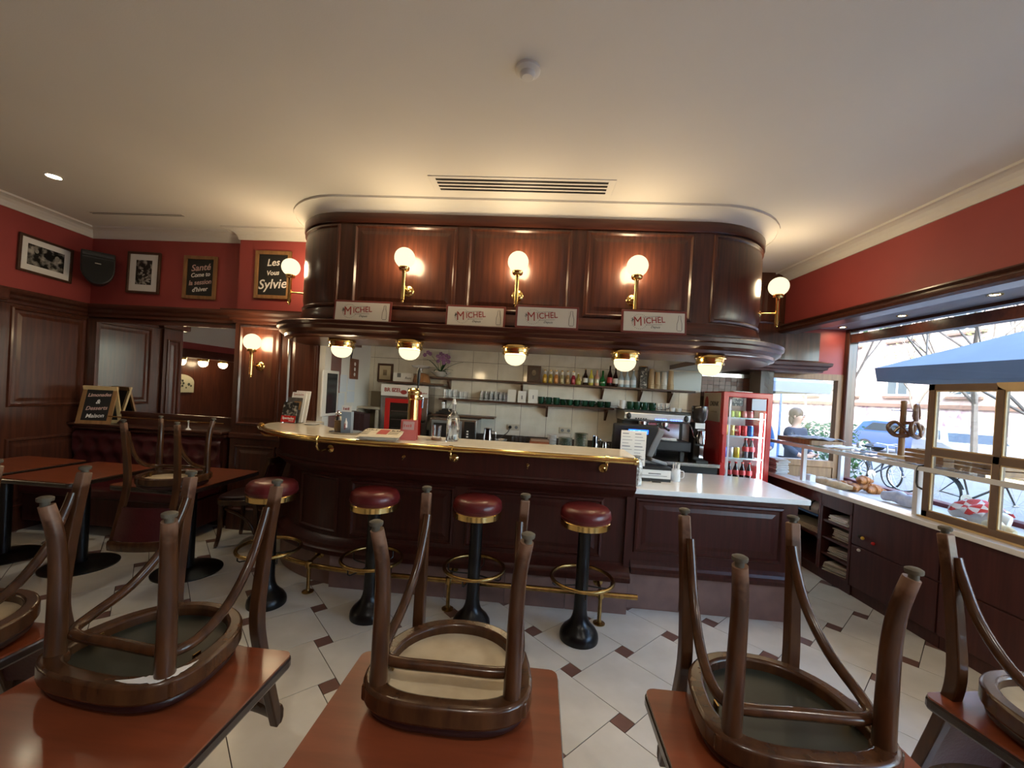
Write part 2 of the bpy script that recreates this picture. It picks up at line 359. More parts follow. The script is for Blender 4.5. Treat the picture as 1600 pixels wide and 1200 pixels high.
# pilaster (red above) and the panelled wall piece that meets the bar niche
pil = bstruct('wall_pilaster', M().bb(-2.97, -2.02, .97, 1.2, 2.16, CEIL), REDW)
M().bb(-2.97, -2.02, .965, 1.2, 0, 2.18).obj('wainscot', MAHOG, pil)
panel(pil, -2.92, -2.47, 1.08, 2.10, .965); panel(pil, -2.40, -2.08, 1.08, 2.10, .965); panel(pil, -2.92, -2.47, .2, .88, .965)
M().bb(-2.97, -2.02, .93, .97, .94, 1.0).obj('dado_rail', MAHOGH, pil, bevel=.012)
# cornice of the wainscot, one piece round left wall, back wall and pilaster (world path)
pth = [(-4.635, 3.42)] + [tuple(W(s, t)[:2]) for s, t in ((-4.70, 1.04), (-2.975, 1.04), (-2.975, .965), (-2.06, .965))]
wstruct('trim_2', M().sweep(pth, CORN), MAHOGH)
pth = [(-4.66, 3.42)] + [tuple(W(s, t)[:2]) for s, t in ((-4.735, 1.08), (-2.97, 1.08), (-2.97, .97), (-2.0, .97))]
wstruct('trim_3', M().sweep(pth, COVE), CREAM)
# ---- bar niche: white side wall, tiled back wall, ceiling
wn = bstruct('wall_niche_side', M().bb(-2.06, -2.0, .962, 2.10, 0, 2.5), WHITEP)
wt = bstruct('wall_niche_back', M().bb(-2.06, 2.78, 2.062, 2.2, 0, 2.6), GROUT)
tw, th = .316, .44
for i in range(-7, 9):
    for j in range(2, 6):
        x0 = -.046 + i*tw; x1 = min(x0+tw-.004, 2.1); z0 = 1.48 + (j-4)*th
        x0 = max(x0, -2.0)
        if x1 - x0 < .03: continue
        M().bb(0, x1-x0, 0, .02, 0, th-.004).obj('wall_tile', WTILE, wt, loc=(x0, 2.047, z0+.44), key=f'wt{x1-x0:.3f}')
for i in range(9):                                       # patch of small brown mosaic beside the cooler
    for j in range(5):
        M().bb(0, .064, 0, .014, 0, .044).obj('mosaic_tile', TILED if (i*7+j*3) % 4 else PLTILE, wt, loc=(2.11+i*.068, 2.05, 1.66+j*.048), key=f'mosaic{(i*7+j*3) % 4 == 0}')
M().bb(2.10, 2.74, 2.035, 2.07, 1.90, 1.945).obj('steel_strip', STEEL, wt); M().bb(1.56, 2.09, 2.03, 2.05, 1.72, 1.935).obj('steel_splash_panel', mat('pale_grey_panel', (.44, .47, .46), .3), wt)
bstruct('ceiling_niche', M().bb(-2.0, 2.0, .98, 1.71, 2.5, 2.6).bb(-1.55, 1.5, .32, .98, 2.5, 2.6).bb(-2.06, 2.78, 1.81, 2.2, 2.5, 2.6), WHITEP)
bstruct('wall_niche_right', M().bb(2.70, 2.80, 1.80, 2.2, 0, 2.0), MAHOG)
# ---- right side: red beam, timber trim, soffit of the shop window
wr = wstruct('wall_right', M().bb(2.93, 3.06, -3.2, 4.62, 2.46, CEIL), REDW)
wstruct('trim_4', M().sweep([(2.93, 4.62), (2.93, -3.2)], [(0, 2.395), (.03, 2.395), (.055, 2.41), (.06, 2.43), (.04, 2.44), (.035, 2.46), (.06, 2.475), (.06, 2.485), (0, 2.49)]), MAHOGH)
wstruct('trim_5', M().sweep([(2.93, 4.62), (2.93, -3.2)], COVE), CREAM)
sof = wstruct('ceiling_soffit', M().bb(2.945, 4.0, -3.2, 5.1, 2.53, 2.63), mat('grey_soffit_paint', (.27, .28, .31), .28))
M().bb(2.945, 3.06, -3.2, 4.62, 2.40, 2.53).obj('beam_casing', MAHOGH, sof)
# return wall at the end of the window bay, with its small window
rw = bstruct('wall_return', M().bb(2.78, 3.72, 2.05, 2.2, 2.0, 2.6), REDW)
w2 = bstruct('window_2', M().bb(2.80, 3.72, 2.04, 2.12, 1.93, 2.0), OAK)
M().bb(3.655, 3.72, 2.04, 2.12, .75, 1.93).obj('window_frame', OAK, w2); M().bb(2.80, 2.90, 2.04, 2.12, .75, 1.93).obj('window_frame', OAK, w2)
M().bb(2.90, 3.655, 2.03, 2.12, .90, .98).obj('window_sill', OAK, w2, bevel=.008); M().bb(2.80, 3.72, 2.05, 2.12, .0, .90).obj('sill_board', OAK, w2)
M().bb(2.90, 3.655, 2.075, 2.083, .98, 1.93).obj('pane', PANE, w2)
# shop window
w1 = wstruct('window_1', M().bb(3.85, 3.95, -3.2, 4.88, 2.37, 2.47), MAHOGH)
M().bb(3.86, 3.94, -3.2, 4.88, 2.50, 2.56).obj('head_rail', MAHOGH, w1)
M().bb(3.83, 3.95, 4.80, 4.92, .68, 2.56).obj('corner_post', MAHOG, w1, bevel=.015)
M().bb(3.84, 3.94, -3.2, 4.80, .74, .81).obj('bottom_rail', PLUM, w1, bevel=.008)
for y in (2.98, 1.0, -1.0, -3.1): M().bb(3.84, 3.96, y, y+.10, .72, 2.53).obj('mullion', MAHOG, w1)
for y0, y1 in ((3.08, 4.80), (1.1, 2.98), (-.9, 1.0), (-3.0, -1.0)):
    M().bb(3.888, 3.896, y0, y1, .81, 2.37).obj('pane', PANE, w1); M().bb(3.888, 3.896, y0, y1, 2.47, 2.50).obj('fanlight_pane', PANE, w1)
wstruct('wall_window_apron', M().bb(3.80, 3.98, -3.2, 4.95, -.2, .72), WHITEP)
# rear of the room and the room beyond on the left (seen only in the mirror)
wstruct('wall_rear', M().bb(-9.5, 4.0, -3.4, -3.2, -.1, CEIL), REDW)
wf = wstruct('wall_left_far', M().bb(-7.7, -7.5, -3.4, 5.6, -.1, CEIL), CREAM)
M().bb(-7.5, -7.44, -3.2, 5.2, 0, 2.1).obj('wainscot', MAHOG, wf); M().bb(-7.5, -7.47, -3.2, 5.2, 2.1, 2.24).obj('red_band', REDW, wf)
wstruct('wall_back_far', M().bb(-9.6, -4.7, 4.6, 4.8, -.1, CEIL), MAHOG)
# upper storeys of the house, which keep the pavement in shade
wstruct('wall_upper_storeys', M().bb(-14, 4.0, -30, 4.95, 3.25, 15), PAVE); wstruct('wall_upper_storeys_rear', M().bb(-14, 2.6, 4.95, 30, 3.25, 15), PAVE)
wstruct('wall_kitchen', M().bb(-2.1, 2.6, 5.35, 5.6, -.1, 3.3), PAVE)
bstruct('wall_bay_end', M().bb(2.66, 2.80, 1.80, 6, -.1, 3.2), PAVE)
# ---- bulkhead in mahogany between the canopy and the window bay
bh = bstruct('trim_6', M().bb(1.9, 2.86, 1.72, 1.80, 2.02, CEIL), MAHOG)
M().bb(1.9, 3.22, 1.72, 2.06, 2.10, 2.42).obj('boxing', MAHOG, bh); panel(bh, 2.55, 2.82, 2.50, 2.94, 1.72)
M().sweep([(1.9, 1.72), (3.22, 1.72), (3.22, 2.06)], [(0, 1.98), (.03, 1.98), (.035, 2.0), (.06, 2.01), (.065, 2.035), (.09, 2.05), (.095, 2.08), (.06, 2.09), (0, 2.11)]).obj('bulkhead_cornice', MAHOGH, bh)
M().bb(1.9, 3.22, 1.72, 2.06, 1.98, 2.10).obj('bulkhead_base', MAHOGH, bh)
# ================================================================== BAR CANOPY
CAN = [(-2.08, .965), (-2.08, .84)] + arc(-1.50, .84, .58, 180, 270, 12)[1:] + [(-1.0, .26), (0, .26), (.9, .26)] + arc(1.41, .92, .66, 270, 360, 12) + [(2.07, 1.72)]
can = bthing('bar_canopy', 'dark mahogany panelled canopy with rounded ends above the bar', 'bar canopy', 0, 0)
M().sweep(CAN, [(0, 1.98), (0, 2.975), (-.05, 2.975), (-.05, 1.98)]).obj('fascia', MAHOG, can, smooth=True)
M().sweep(CAN, [(0, 2.895), (.022, 2.895), (.026, 2.905), (.026, 2.968), (.02, 2.975), (0, 2.975)]).obj('top_rail', MAHOGH, can, smooth=True)
M().sweep(CAN, [(0, 2.10), (.03, 2.10), (.03, 2.14), (.018, 2.165), (.014, 2.19), (0, 2.195)]).obj('base_rail', MAHOGH, can, smooth=True)
LEDG = [(-.02, 1.93), (.10, 1.93), (.115, 1.945), (.14, 1.95), (.145, 1.972), (.165, 1.98), (.185, 1.995), (.188, 2.02), (.205, 2.03), (.208, 2.055), (.195, 2.062), (-.02, 2.062)]
M().sweep(CAN, LEDG).obj('ledge_cornice', MAHOGH, can, smooth=True)
inner = offs(CAN, -.42); M().sweep(CAN, [(.0, 1.932), (-.45, 1.932), (-.45, 1.98), (0, 1.98)]).obj('soffit_board', MAHOGH, can, smooth=True)
for a, b in ((-1.424, -.554), (-.471, .369), (.477, 1.316)): panel(can, a, b, 2.20, 2.885, .26)
def curved_panel(cx, cy, r, a0, a1, z0, z1):
    b = M(); n = 14
    st = ((0, 0), (.006, .014), (.020, .018), (.032, .004), (.055, .004), (.085, .011))
    for (i0, o0), (i1, o1) in zip(st, st[1:]):
        R0 = [];  R1 = []
        for (i_, o_, R) in ((i0, o0, R0), (i1, o1, R1)):
            da = math.degrees(i_/r)
            A = [a0+da+(a1-a0-2*da)*k/n for k in range(n+1)]
            lo = [(cx+(r+o_)*math.cos(math.radians(q)), cy+(r+o_)*math.sin(math.radians(q)), z0+i_) for q in A]; hi = [(p[0], p[1], z1-i_) for p in lo]
            R += lo + hi[::-1]
        m = len(R0); b._add(R0+R1, [(k, (k+1) % m, m+(k+1) % m, m+k) for k in range(m)])
    lo, hi = R1[:n+1], R1[n+1:][::-1]; b._add(lo+hi, [(k, k+1, n+1+k+1, n+1+k) for k in range(n)])
    return b
curved_panel(-1.50, .84, .58, 184, 266, 2.20, 2.885).obj('panel', MAHOG, can, smooth=True); curved_panel(1.41, .92, .66, 274, 356, 2.20, 2.885).obj('panel', MAHOG, can, smooth=True)
bstruct('trim_7', M().sweep(CAN, COVE), CREAM, smooth=True)
# ---- wall lamps with opal globes (five on the canopy, one on the pilaster)
def globe_lamp(label, pos, rz, group, arm=.13):
    t = thing('globe_wall_lamp', label, 'wall lamp', pos, rz, group)    # origin: centre of the wall plate, -y points out
    M().lathe([(0, -.030), (.012, -.030), (.022, -.024), (.026, -.016), (.040, -.012), (.046, -.006), (.050, 0)], 20, ax='y').obj('wall_plate', BRASS, t, smooth=True, key='gl_plate')
    M().cyl((0, -.02, 0), (0, -arm, 0), .0075, n=10).obj('arm', BRASS, t, smooth=True, key=f'gl_arm{arm}')
    M().lathe([(0, -.118), (.008, -.118), (.011, -.108), (.008, -.100), (.0165, -.095), (.0165, -.07), (.015, .10), (.0175, .13), (.019, .135)], 16, c=(0, -arm, 0)).obj('stem', BRASS, t, smooth=True, key=f'gl_stem{arm}')
    M().lathe([(.019, .130), (.036, .134), (.041, .142), (.041, .160), (.034, .166)], 20, c=(0, -arm, 0)).obj('gallery', BRASS, t, smooth=True, key=f'gl_gal{arm}')
    M().ball((0, -arm, .232), .080, 24, 14).obj('globe', GLOBE, t, smooth=2, key=f'gl_globe{arm}'); bulb_light(t, (0, -arm, .232), .0825, LAMP_W)
    return t
GG = 'opal globe lamps on the canopy'
for s, nm in ((-.94, 'second from the left'), (-.047, 'middle one of five'), (.856, 'fourth from the left')):
    globe_lamp(f'brass globe wall lamp on the canopy front, {nm}', W(s, .255, 2.345), -AL, GG)
def lamp_on_arc(cx, cy, r, a, lab):
    p = (cx+r*math.cos(math.radians(a)), cy+r*math.sin(math.radians(a))); globe_lamp(lab, W(p[0], p[1], 2.385), math.radians(a+90)-AL, GG, .15)
lamp_on_arc(-1.50, .84, .58, 196, 'brass globe wall lamp on the left rounded canopy end, before the red wall')
lamp_on_arc(1.41, .92, .66, -18, 'brass globe wall lamp on the right rounded canopy end')
globe_lamp('brass globe wall lamp on the panelled pilaster beside the mirror', W(-2.68, .955, 1.69), -AL, None)
# ---- half-globe lamps under the canopy
UL = ((-1.50, .25, 'leftmost of five'), (-.87, .10, 'second from left'), (-.03, .10, 'third from left'), (.81, .10, 'fourth from left'), (1.45, .13, 'rightmost of five'))
for s, t_, nm in UL:
    t = bthing('ceiling_lamp', f'brass half-globe lamp under the canopy edge, {nm}', 'ceiling lamp', s, t_+.05, 1.932, group='half-globe lamps under the canopy')
    M().lathe([(.106, 0), (.112, -.010), (.112, -.020), (.100, -.026), (.097, -.046), (.103, -.052), (.103, -.068), (.086, -.074), (.080, -.076)], 28).obj('brass_collar', BRASS, t, smooth=True, key='ul_col')
    M().lathe([(.082, -.070), (.083, -.080), (.080, -.098), (.070, -.120), (.052, -.138), (.028, -.149), (.004, -.152)], 28).obj('opal_bowl', GLOBE, t, smooth=2, key='ul_bowl'); bulb_light(t, (0, 0, -.098), .0845, BOWL_W)
# ---- sign boards on the canopy ledge
def ring2(n=28, r=.048, c=(0, 0)): return [(c[0]+r*math.cos(2*PI*i/n), 0, c[1]+r*math.sin(2*PI*i/n)) for i in range(n)]
bot_o = [(-.014, -.058), (.014, -.058), (.018, -.052), (.018, -.005), (.009, .028), (.008, .055), (-.008, .055), (-.009, .028), (-.018, -.005), (-.018, -.052)]
FRAME_R = mat('maroon_sign_frame', (.17, .035, .028), .45)
SIGNW = mat('white_sign_print', (.62, .58, .50), .5)
for k, (s, t_, lab) in enumerate(((-1.285, .17, 'leftmost of four on the canopy ledge'), (-.365, .17, 'second from left on the canopy ledge'), (.197, .07, 'third from left on the canopy ledge'), (.990, .07, 'rightmost of four on the canopy ledge'))):
    t = bthing('sign_board', f'maroon-framed white sign with red lettering and bottle outline, {lab}', 'sign', s, t_, 2.064, group='sign boards on the canopy')
    t.rotation_euler = (-.10, 0, -AL)
    M().bb(-.238, .238, 0, .014, 0, .178).obj('frame', FRAME_R, t, key='sg_fr', bevel=.003)
    M().bb(-.222, .222, -.002, 0, .016, .162).obj('print', SIGNW, t, key='sg_pr')
    text('initial', 'M', .100, REDINK, t, (-.118, -.0025, .086), rot=(PI/2, -.06, 0), sx=.85)
    text('lettering', 'ICHEL', .064, REDINK, t, (.002, -.0025, .100), rot=(PI/2, -.10, 0), bold=.0006, sx=.92)
    text('small_lettering', 'Depuis', .024, INK, t, (.01, -.0025, .050), shear=.4)
    d = M()
    for i in range(26):
        a = 2*PI*i/26; d.box((-.105+.056*math.cos(a), -.0025, .088+.056*math.sin(a)), (.005, .001, .0028), ry=-a)
    d.box((-.02, -.0025, .128), (.13, .001, .0016), ry=-.10); d.box((.0, -.0025, .068), (.12, .001, .0016), ry=-.06)
    for q in range(6): d.box((-.155+.004*math.cos(q), -.0025, .098+.008*math.sin(q*2)), (.022, .001, .0018), ry=q*.9)
    d.obj('dotted_ring', INK, t, key='sg_dot')
    M().tube([(x+.185, -.0025, z+.088) for x, z in bot_o], .0014, 5, closed=True).obj('bottle_outline', INK, t, key='sg_bot')
# ---- ceiling fittings
vt = thing('ceiling_vent', 'white ceiling air vent with four dark slots in front of canopy', 'vent', (-.045, 2.975, CEIL), -AL*.9)
M().bb(-.66, .66, -.115, .115, -.006, .004).obj('frame', CREAM, vt, bevel=.003)
for k in range(4): M().bb(-.61, .61, -.011, .011, -.0085, -.005).obj('slot', BLACK, vt, loc=(0, -.075+.047*k, 0), key='vslot')
v2_ = thing('slit_vent', 'thin white slit vent in the ceiling near the corner loudspeaker', 'vent', (-3.71, 3.89, CEIL), -AL)
M().bb(-.48, .48, -.03, .03, -.004, .004).obj('frame', CREAM, v2_)
for k in (-1, 1): M().bb(-.47, .47, -.004, .004, -.006, -.003).obj('slot', BLACK, v2_, loc=(0, k*.012, 0), key='vslit')
sd_ = thing('smoke_detector', 'round white smoke detector on the ceiling', 'smoke detector', (-.03, 1.906, CEIL))
M().lathe([(.058, 0), (.058, -.012), (.050, -.018), (.036, -.019), (.034, -.034), (.026, -.042), (.002, -.043)], 28).obj('body', CREAM, sd_, smooth=True); M().lathe([(.036, -.0175), (.044, -.0195), (.036, -.0215)], 28).obj('ring_groove', CREAM, sd_)
def downlight(label, pos, r, group=None, w=0):
    t = thing('recessed_spotlight', label, 'spotlight', pos, 0, group)
    M().lathe([(r, .0), (r, -.006), (r*.82, -.008), (r*.70, .0)], 24).obj('bezel', CREAM if r > .05 else BRASS, t, smooth=True); M().lathe([(r*.70, -.001), (r*.4, -.004), (.002, -.005)], 20).obj('lens', BULB, t, smooth=True)
    if w:
        l = bpy.data.lights.new('bulb', 'SPOT'); l.energy = w; l.color = (1., .93, .82); l.spot_size = math.radians(125); l.spot_blend = .8; l.shadow_soft_size = r*.7
        o = bpy.data.objects.new('bulb', l); COL.objects.link(o); o.parent = t; o.location = (0, 0, -.012)
downlight('small recessed ceiling spotlight above the left tables', (-3.736, 3.211, CEIL), .055, None, 3.)
for x, y, nm in ((-.1, -.5, 'behind the front tables'), (2.0, -.2, 'near the window side'), (1.2, -1.8, 'behind, right')): downlight(f'added fill spotlight out of view overhead, {nm}', (x, y, CEIL), .055, 'added fill spots overhead', 13.)  # fill spots added out of view to brighten the front tables and floor
for (x, y), nm in (((3.685, 4.0), 'middle one of three'), ((3.608, 3.165), 'nearest of three'), ((3.668, 4.70), 'farthest of three')): downlight(f'small spotlight in the soffit above the shop window, {nm}', (x, y, 2.53), .045, 'window soffit spots')
# ================================================================== BAR COUNTER
RAIL = [tuple(p[:2]) for p in bez([(-2.16, .80, 0), (-2.28, .62, 0), (-2.25, .40, 0), (-2.06, .16, 0), (-1.80, -.02, 0), (-1.48, -.145, 0), (-1.12, -.195, 0), (-.70, -.20, 0), (-.2, -.20, 0)], 5)] + [(.3, -.20), (.85, -.20)]
BP = offs(RAIL, -.20)
bar = bthing('bar_counter', 'long mahogany bar counter with beige top, brass rail and rounded left end', 'bar counter', 0, 0)
_i = min(range(len(BP)), key=lambda k: BP[k][0]); BPX = [(BP[_i][0], .955), (BP[_i][0], .75)] + BP[_i:-1] + [(.90, 0)]
M().sweep(BPX, [(-.05, .30), (-.05, .86), (-.10, .86), (-.10, .30)]).obj('front', MAHOGB, bar, smooth=True)
M().sweep(BPX, [(-.10, .24), (.045, .25), (.050, .262), (.050, .285), (.030, .297), (.022, .318), (0, .33), (-.03, .345), (-.045, .36), (-.10, .36)]).obj('base_moulding', MAHOGB, bar, smooth=True)
M().sweep(BPX, [(-.10, .83), (-.045, .832), (-.035, .85), (-.005, .862), (.02, .885), (.045, .905), (.068, .925), (.070, .945), (.055, .952), (.050, .965), (-.10, .965)]).obj('frieze_moulding', MAHOGB, bar, smooth=True)
M().sweep(BPX, [(-.10, .955), (.045, .955), (.045, 1.132), (-.10, 1.132)]).obj('apron', MAHOGB, bar, smooth=True)
M().bb(.86, .90, .02, .46, .27, 1.13).obj('end_panel', MAHOGB, bar); M().bb(-1.6, .86, .42, .46, .1, 1.12).obj('back_panel', MAHOGB, bar)
top = offs(RAIL, -.035)[2:] + [(.83, -.165), (.875, -.10), (.875, .29), (-.2, .29), (-1.25, .33), (-1.65, .48), (-1.90, .75), (-1.97, .955), (-2.20, .955)]
M().prism(top, 1.13, 1.17).obj('countertop', QUARTZB, bar, bevel=.008)
for a, b in ((-1.24, -.42), (-.33, .70)): panel(bar, a, b, .385, .825, .05, MAHOGB)
sub = offs([p for p in BP if -1.78 < p[0] < -1.36], -.05)
fr = M().sweep(sub, [(0, .385), (.012, .385), (.014, .40), (0, .41)]).sweep(sub, [(0, .80), (.014, .81), (.012, .825), (0, .825)])
for p in (sub[0], sub[-1]): fr.box((p[0], p[1], .605), (.022, .02, .44))
fr.obj('panel', MAHOGB, bar)
# plinth of brown tiles, each its own
pl = offs(BPX, -.015); M().sweep(pl, [(0, 0), (0, .25), (-.06, .25), (-.06, 0)]).obj('plinth', GROUT, bar)
x = .895
while x > -1.2:
    M().bb(-.446, 0, -.013, 0, 0, .243).obj('plinth_tile', PLTILE, bar, loc=(x, .012, .002), key='plt'); x -= .45
cv = [p for p in pl[1:] if p[0] < x+.02]; acc = 0
for k in range(len(cv)-1, 0, -3):
    seg = cv[max(k-3, 0):k+1]
    if len(seg) > 1: M().sweep(seg, [(0, .002), (.012, .002), (.012, .245), (0, .245)]).obj('plinth_tile', PLTILE, bar)
# brass hand rail with brackets
hr = bthing('hand_rail', 'polished brass hand rail along the bar counter edge', 'rail', 0, 0)
RL = RAIL[1:]; M().tube([(p[0], p[1], 1.15) for p in RL], .0215, 14).obj('tube', BRASS, hr, smooth=True)
M().ball((RL[-1][0], RL[-1][1], 1.15), .026, 14, 8).obj('end_cap', BRASS, hr, smooth=True); M().ball((RL[0][0], RL[0][1], 1.15), .026, 14, 8).obj('end_cap', BRASS, hr, smooth=True)
def rail_bracket(i=None, s=None):
    if s is None: p = RAIL[i]; n = pnorm(RAIL, i)
    else: p = (s, -.20); n = (0, -1)
    a = math.atan2(n[1], n[0]) + PI/2
    m = M().lathe([(.0245, -.014), (.027, -.012), (.027, .012), (.0245, .014)], 16, ax='x')
    m.tube(bez([(0, 0, -.022), (0, -.002, -.055), (0, .03, -.085), (0, .085, -.088), (0, .148, -.085)], 4), .0085, 8)
    m.lathe([(.030, .150), (.030, .142), (.020, .134), (.010, .128)], 16, c=(0, 0, -.085), ax='y')
    m.obj('bracket', BRASS, hr, smooth=True, loc=(p[0], p[1], 1.15), rot=(0, 0, a), key='railbr')
rail_bracket(s=.66); rail_bracket(s=-.42); rail_bracket(i=min(range(len(RAIL)), key=lambda k: abs(RAIL[k][0]+1.40))); rail_bracket(i=9)
for s in (-.80, .12):
    h = tag(M().lathe([(.011, 0), (.011, -.004), (.004, -.006), (.004, -.02), (.009, -.026), (.008, -.034), (.002, -.036)], 12, ax='y').tube(bez([(0, -.012, -.005), (0, -.022, -.022), (0, -.034, -.02)], 4), .003, 6).obj('coat_hook', BRASSD, loc=W(s, -.046, 1.05), rot=BROT, smooth=True),
            'small brass coat hook under the rail, ' + ('left of the two' if s < 0 else 'right of the two'), 'hook', 'coat hooks on the bar front')
# foot rail
fr_ = bthing('foot_rail', 'tarnished brass foot rail on posts at the foot of the bar', 'rail', 0, 0)
FR = [(p[0], p[1]) for p in offs(BP, .15) if p[0] > -1.80 and p[1] < .3]
FR = [p for p in FR if p[0] < .6] + [(.93, -.15)]
M().tube([(p[0], p[1], .205) for p in FR], .0185, 12).obj('tube', BRASSD, fr_, smooth=True)
for s, t_ in ((-1.46, -.12), (-.39, -.15), (.68, -.15)):
    tt = min(FR, key=lambda q: abs(q[0]-s))[1] if s < -1 else -.15
    m = M().lathe([(.042, 0), (.042, .006), (.018, .016), (.014, .03), (.0135, .18), (.024, .182), (.026, .205), (.024, .228), (.012, .235)], 16)
    m.tube([(0, 0, .205), (0, .04, .225), (0, .145, .232)], .011, 8); m.lathe([(.036, .150), (.036, .142), (.016, .132)], 16, c=(0, 0, .232), ax='y')
    m.obj('post', BRASSD, fr_, loc=(s, tt, 0), smooth=True, key='frpost')
# ---- low white counter at the till
lc = bthing('low_counter', 'low service counter with glossy white top at the right of the bar', 'counter', 0, 0)
M().prism([(.80, .06), (2.19, .09), (2.22, .86), (1.86, .93), (.905, .93), (.905, .14), (.80, .10)], .872, .912).obj('countertop', QUARTZ, lc, bevel=.006)
M().bb(.905, 2.12, .12, .86, .30, .872).obj('body', MAHOGB, lc); panel(lc, .945, 2.02, .42, .835, .12, MAHOGB)
M().sweep([(.93, .12), (2.12, .12), (2.12, .80)], [(-.05, .268), (.045, .27), (.05, .30), (.03, .315), (.02, .335), (0, .36), (-.05, .36)]).obj('base_moulding', MAHOGB, lc)
M().bb(.905, 2.10, .115, .84, 0, .27).obj('plinth', GROUT, lc)
for a, b in ((.907, 1.30), (1.305, 1.73), (1.735, 2.105)): M().bb(a, b, .103, .117, .002, .262).obj('plinth_tile', PLTILE, lc)
# ---- bar stools
def stool():
    t = thing('bar_stool', '', 'stool', (0, 0, 0))
    M().lathe([(.124, 0), (.126, .018), (.122, .042), (.106, .068), (.080, .092), (.060, .118), (.049, .15), (.043, .19), (.042, .24)], 32).obj('base', IRON, t, smooth=True)
    M().lathe([(.042, .235), (.0405, .72), (.075, .735), (.10, .738)], 24).obj('pole', IRON, t, smooth=True)
    M().lathe([(.150, .734), (.160, .738), (.161, .772), (.155, .778), (.150, .776)], 48).obj('brass_band', BRASS, t, smooth=True)
    M().lathe([(.152, .770), (.160, .785), (.163, .81), (.158, .838), (.142, .856), (.11, .866), (.06, .870), (.002, .871)], 40).obj('seat', BURG, t, smooth=2)
    M().lathe([(.1545, .793), (.1655, .797), (.1655, .800), (.1545, .804)], 40).obj('piping', BURG, t, smooth=True)
    r = M(); r.tube([(.198*math.cos(2*PI*k/40), .198*math.sin(2*PI*k/40), .392) for k in range(40)], .0122, 10, closed=True); r.obj('foot_ring', BRASSD, t, smooth=True)
    for k in range(4):
        a = PI/4+k*PI/2; c, s_ = math.cos(a), math.sin(a)
        M().tube([(.03*c, .03*s_, .345), (.13*c, .13*s_, .335), (.175*c, .175*s_, .335), (.188*c, .188*s_, .345), (.188*c, .188*s_, .385)], .0048, 6).obj('ring_bracket', IRON, t, smooth=True)
    return t
st0 = stool()
for k, (s, t_, lab) in enumerate(((-1.64, -.30, 'leftmost of four at the bar'), (-.893, -.325, 'second from left at the bar'), (-.19, -.325, 'third from left at the bar'), (.522, -.345, 'rightmost, beside the low white counter'))):
    o = st0 if k == 0 else copy_tree(st0)
    o.location = W(s, t_, 0); o.rotation_euler = (0, 0, .25*k); tag(o, f'burgundy leather bar stool with brass band and foot ring, {lab}', 'stool', 'bar stools')
# ================================================================== TABLES AND CHAIRS
def table(label, s, t, rz=0., w=.60, d=.70, group='cherry wood cafe tables', base=True):
    o = bthing('cafe_table', label, 'table', s, t, 0, rz, group)
    def rr(w, d, r=.025, n=4): return arc(w/2-r, d/2-r, r, 0, 90, n) + arc(-w/2+r, d/2-r, r, 90, 180, n) + arc(-w/2+r, -d/2+r, r, 180, 270, n) + arc(w/2-r, -d/2+r, r, 270, 360, n)
    M().prism(rr(w-.008, d-.008), .742, .75).obj('tabletop', CHERRY, o, key=f'tt{w}{d}')
    M().prism(rr(w, d, .03), .712, .7465).obj('edge_band', EDGE, o, bevel=.008, key=f'te{w}{d}')
    M().lathe([(.235, 0), (.235, .008), (.20, .016), (.06, .030), (.045, .034)], 40).obj('base_plate', IRON, o, smooth=True, key='tbase')
    M().lathe([(.040, .03), (.040, .69)], 20).obj('column', IRON, o, smooth=True, key='tcol')
    M().box((0, 0, .700), (.36, .05, .02)).box((0, 0, .700), (.05, .36, .02)).obj('cross_arm', IRON, o, key='tcross')
    return o
table('front cherry table with the cream-bottomed chair, in the middle', -.015, -2.15)
table('front cherry table with the green-bottomed worn chair, at the left', -.81, -2.19)
table('front cherry table under the chair nearest the right cabinet side', .825, -2.185)
table('cherry table corner at the far left foreground edge', -1.57, -2.18)
table('cherry table corner at the far right foreground edge', 1.72, -2.02, .18)
table('cherry table by the bench with no chair on it', -3.39, -.02)
table('cherry table by the bench with an upturned chair on it', -2.545, .05, w=.60, d=.76)
table('cherry table at the left wall, cut by the picture edge', -4.10, .0)
def seat_outline(k=1., n=40, dy=0.):
    out = []
    for i in range(n):
        a = 2*PI*i/n; c, s = math.cos(a), math.sin(a); e = .62 if s > 0 else .86
        y = (.205 if s > 0 else .172)*math.copysign(abs(s)**e, s); x = (.205+.035*(y/.2))*math.copysign(abs(c)**(.70 if s > 0 else .9), c); out.append((x*k, y*k+dy))
    return out
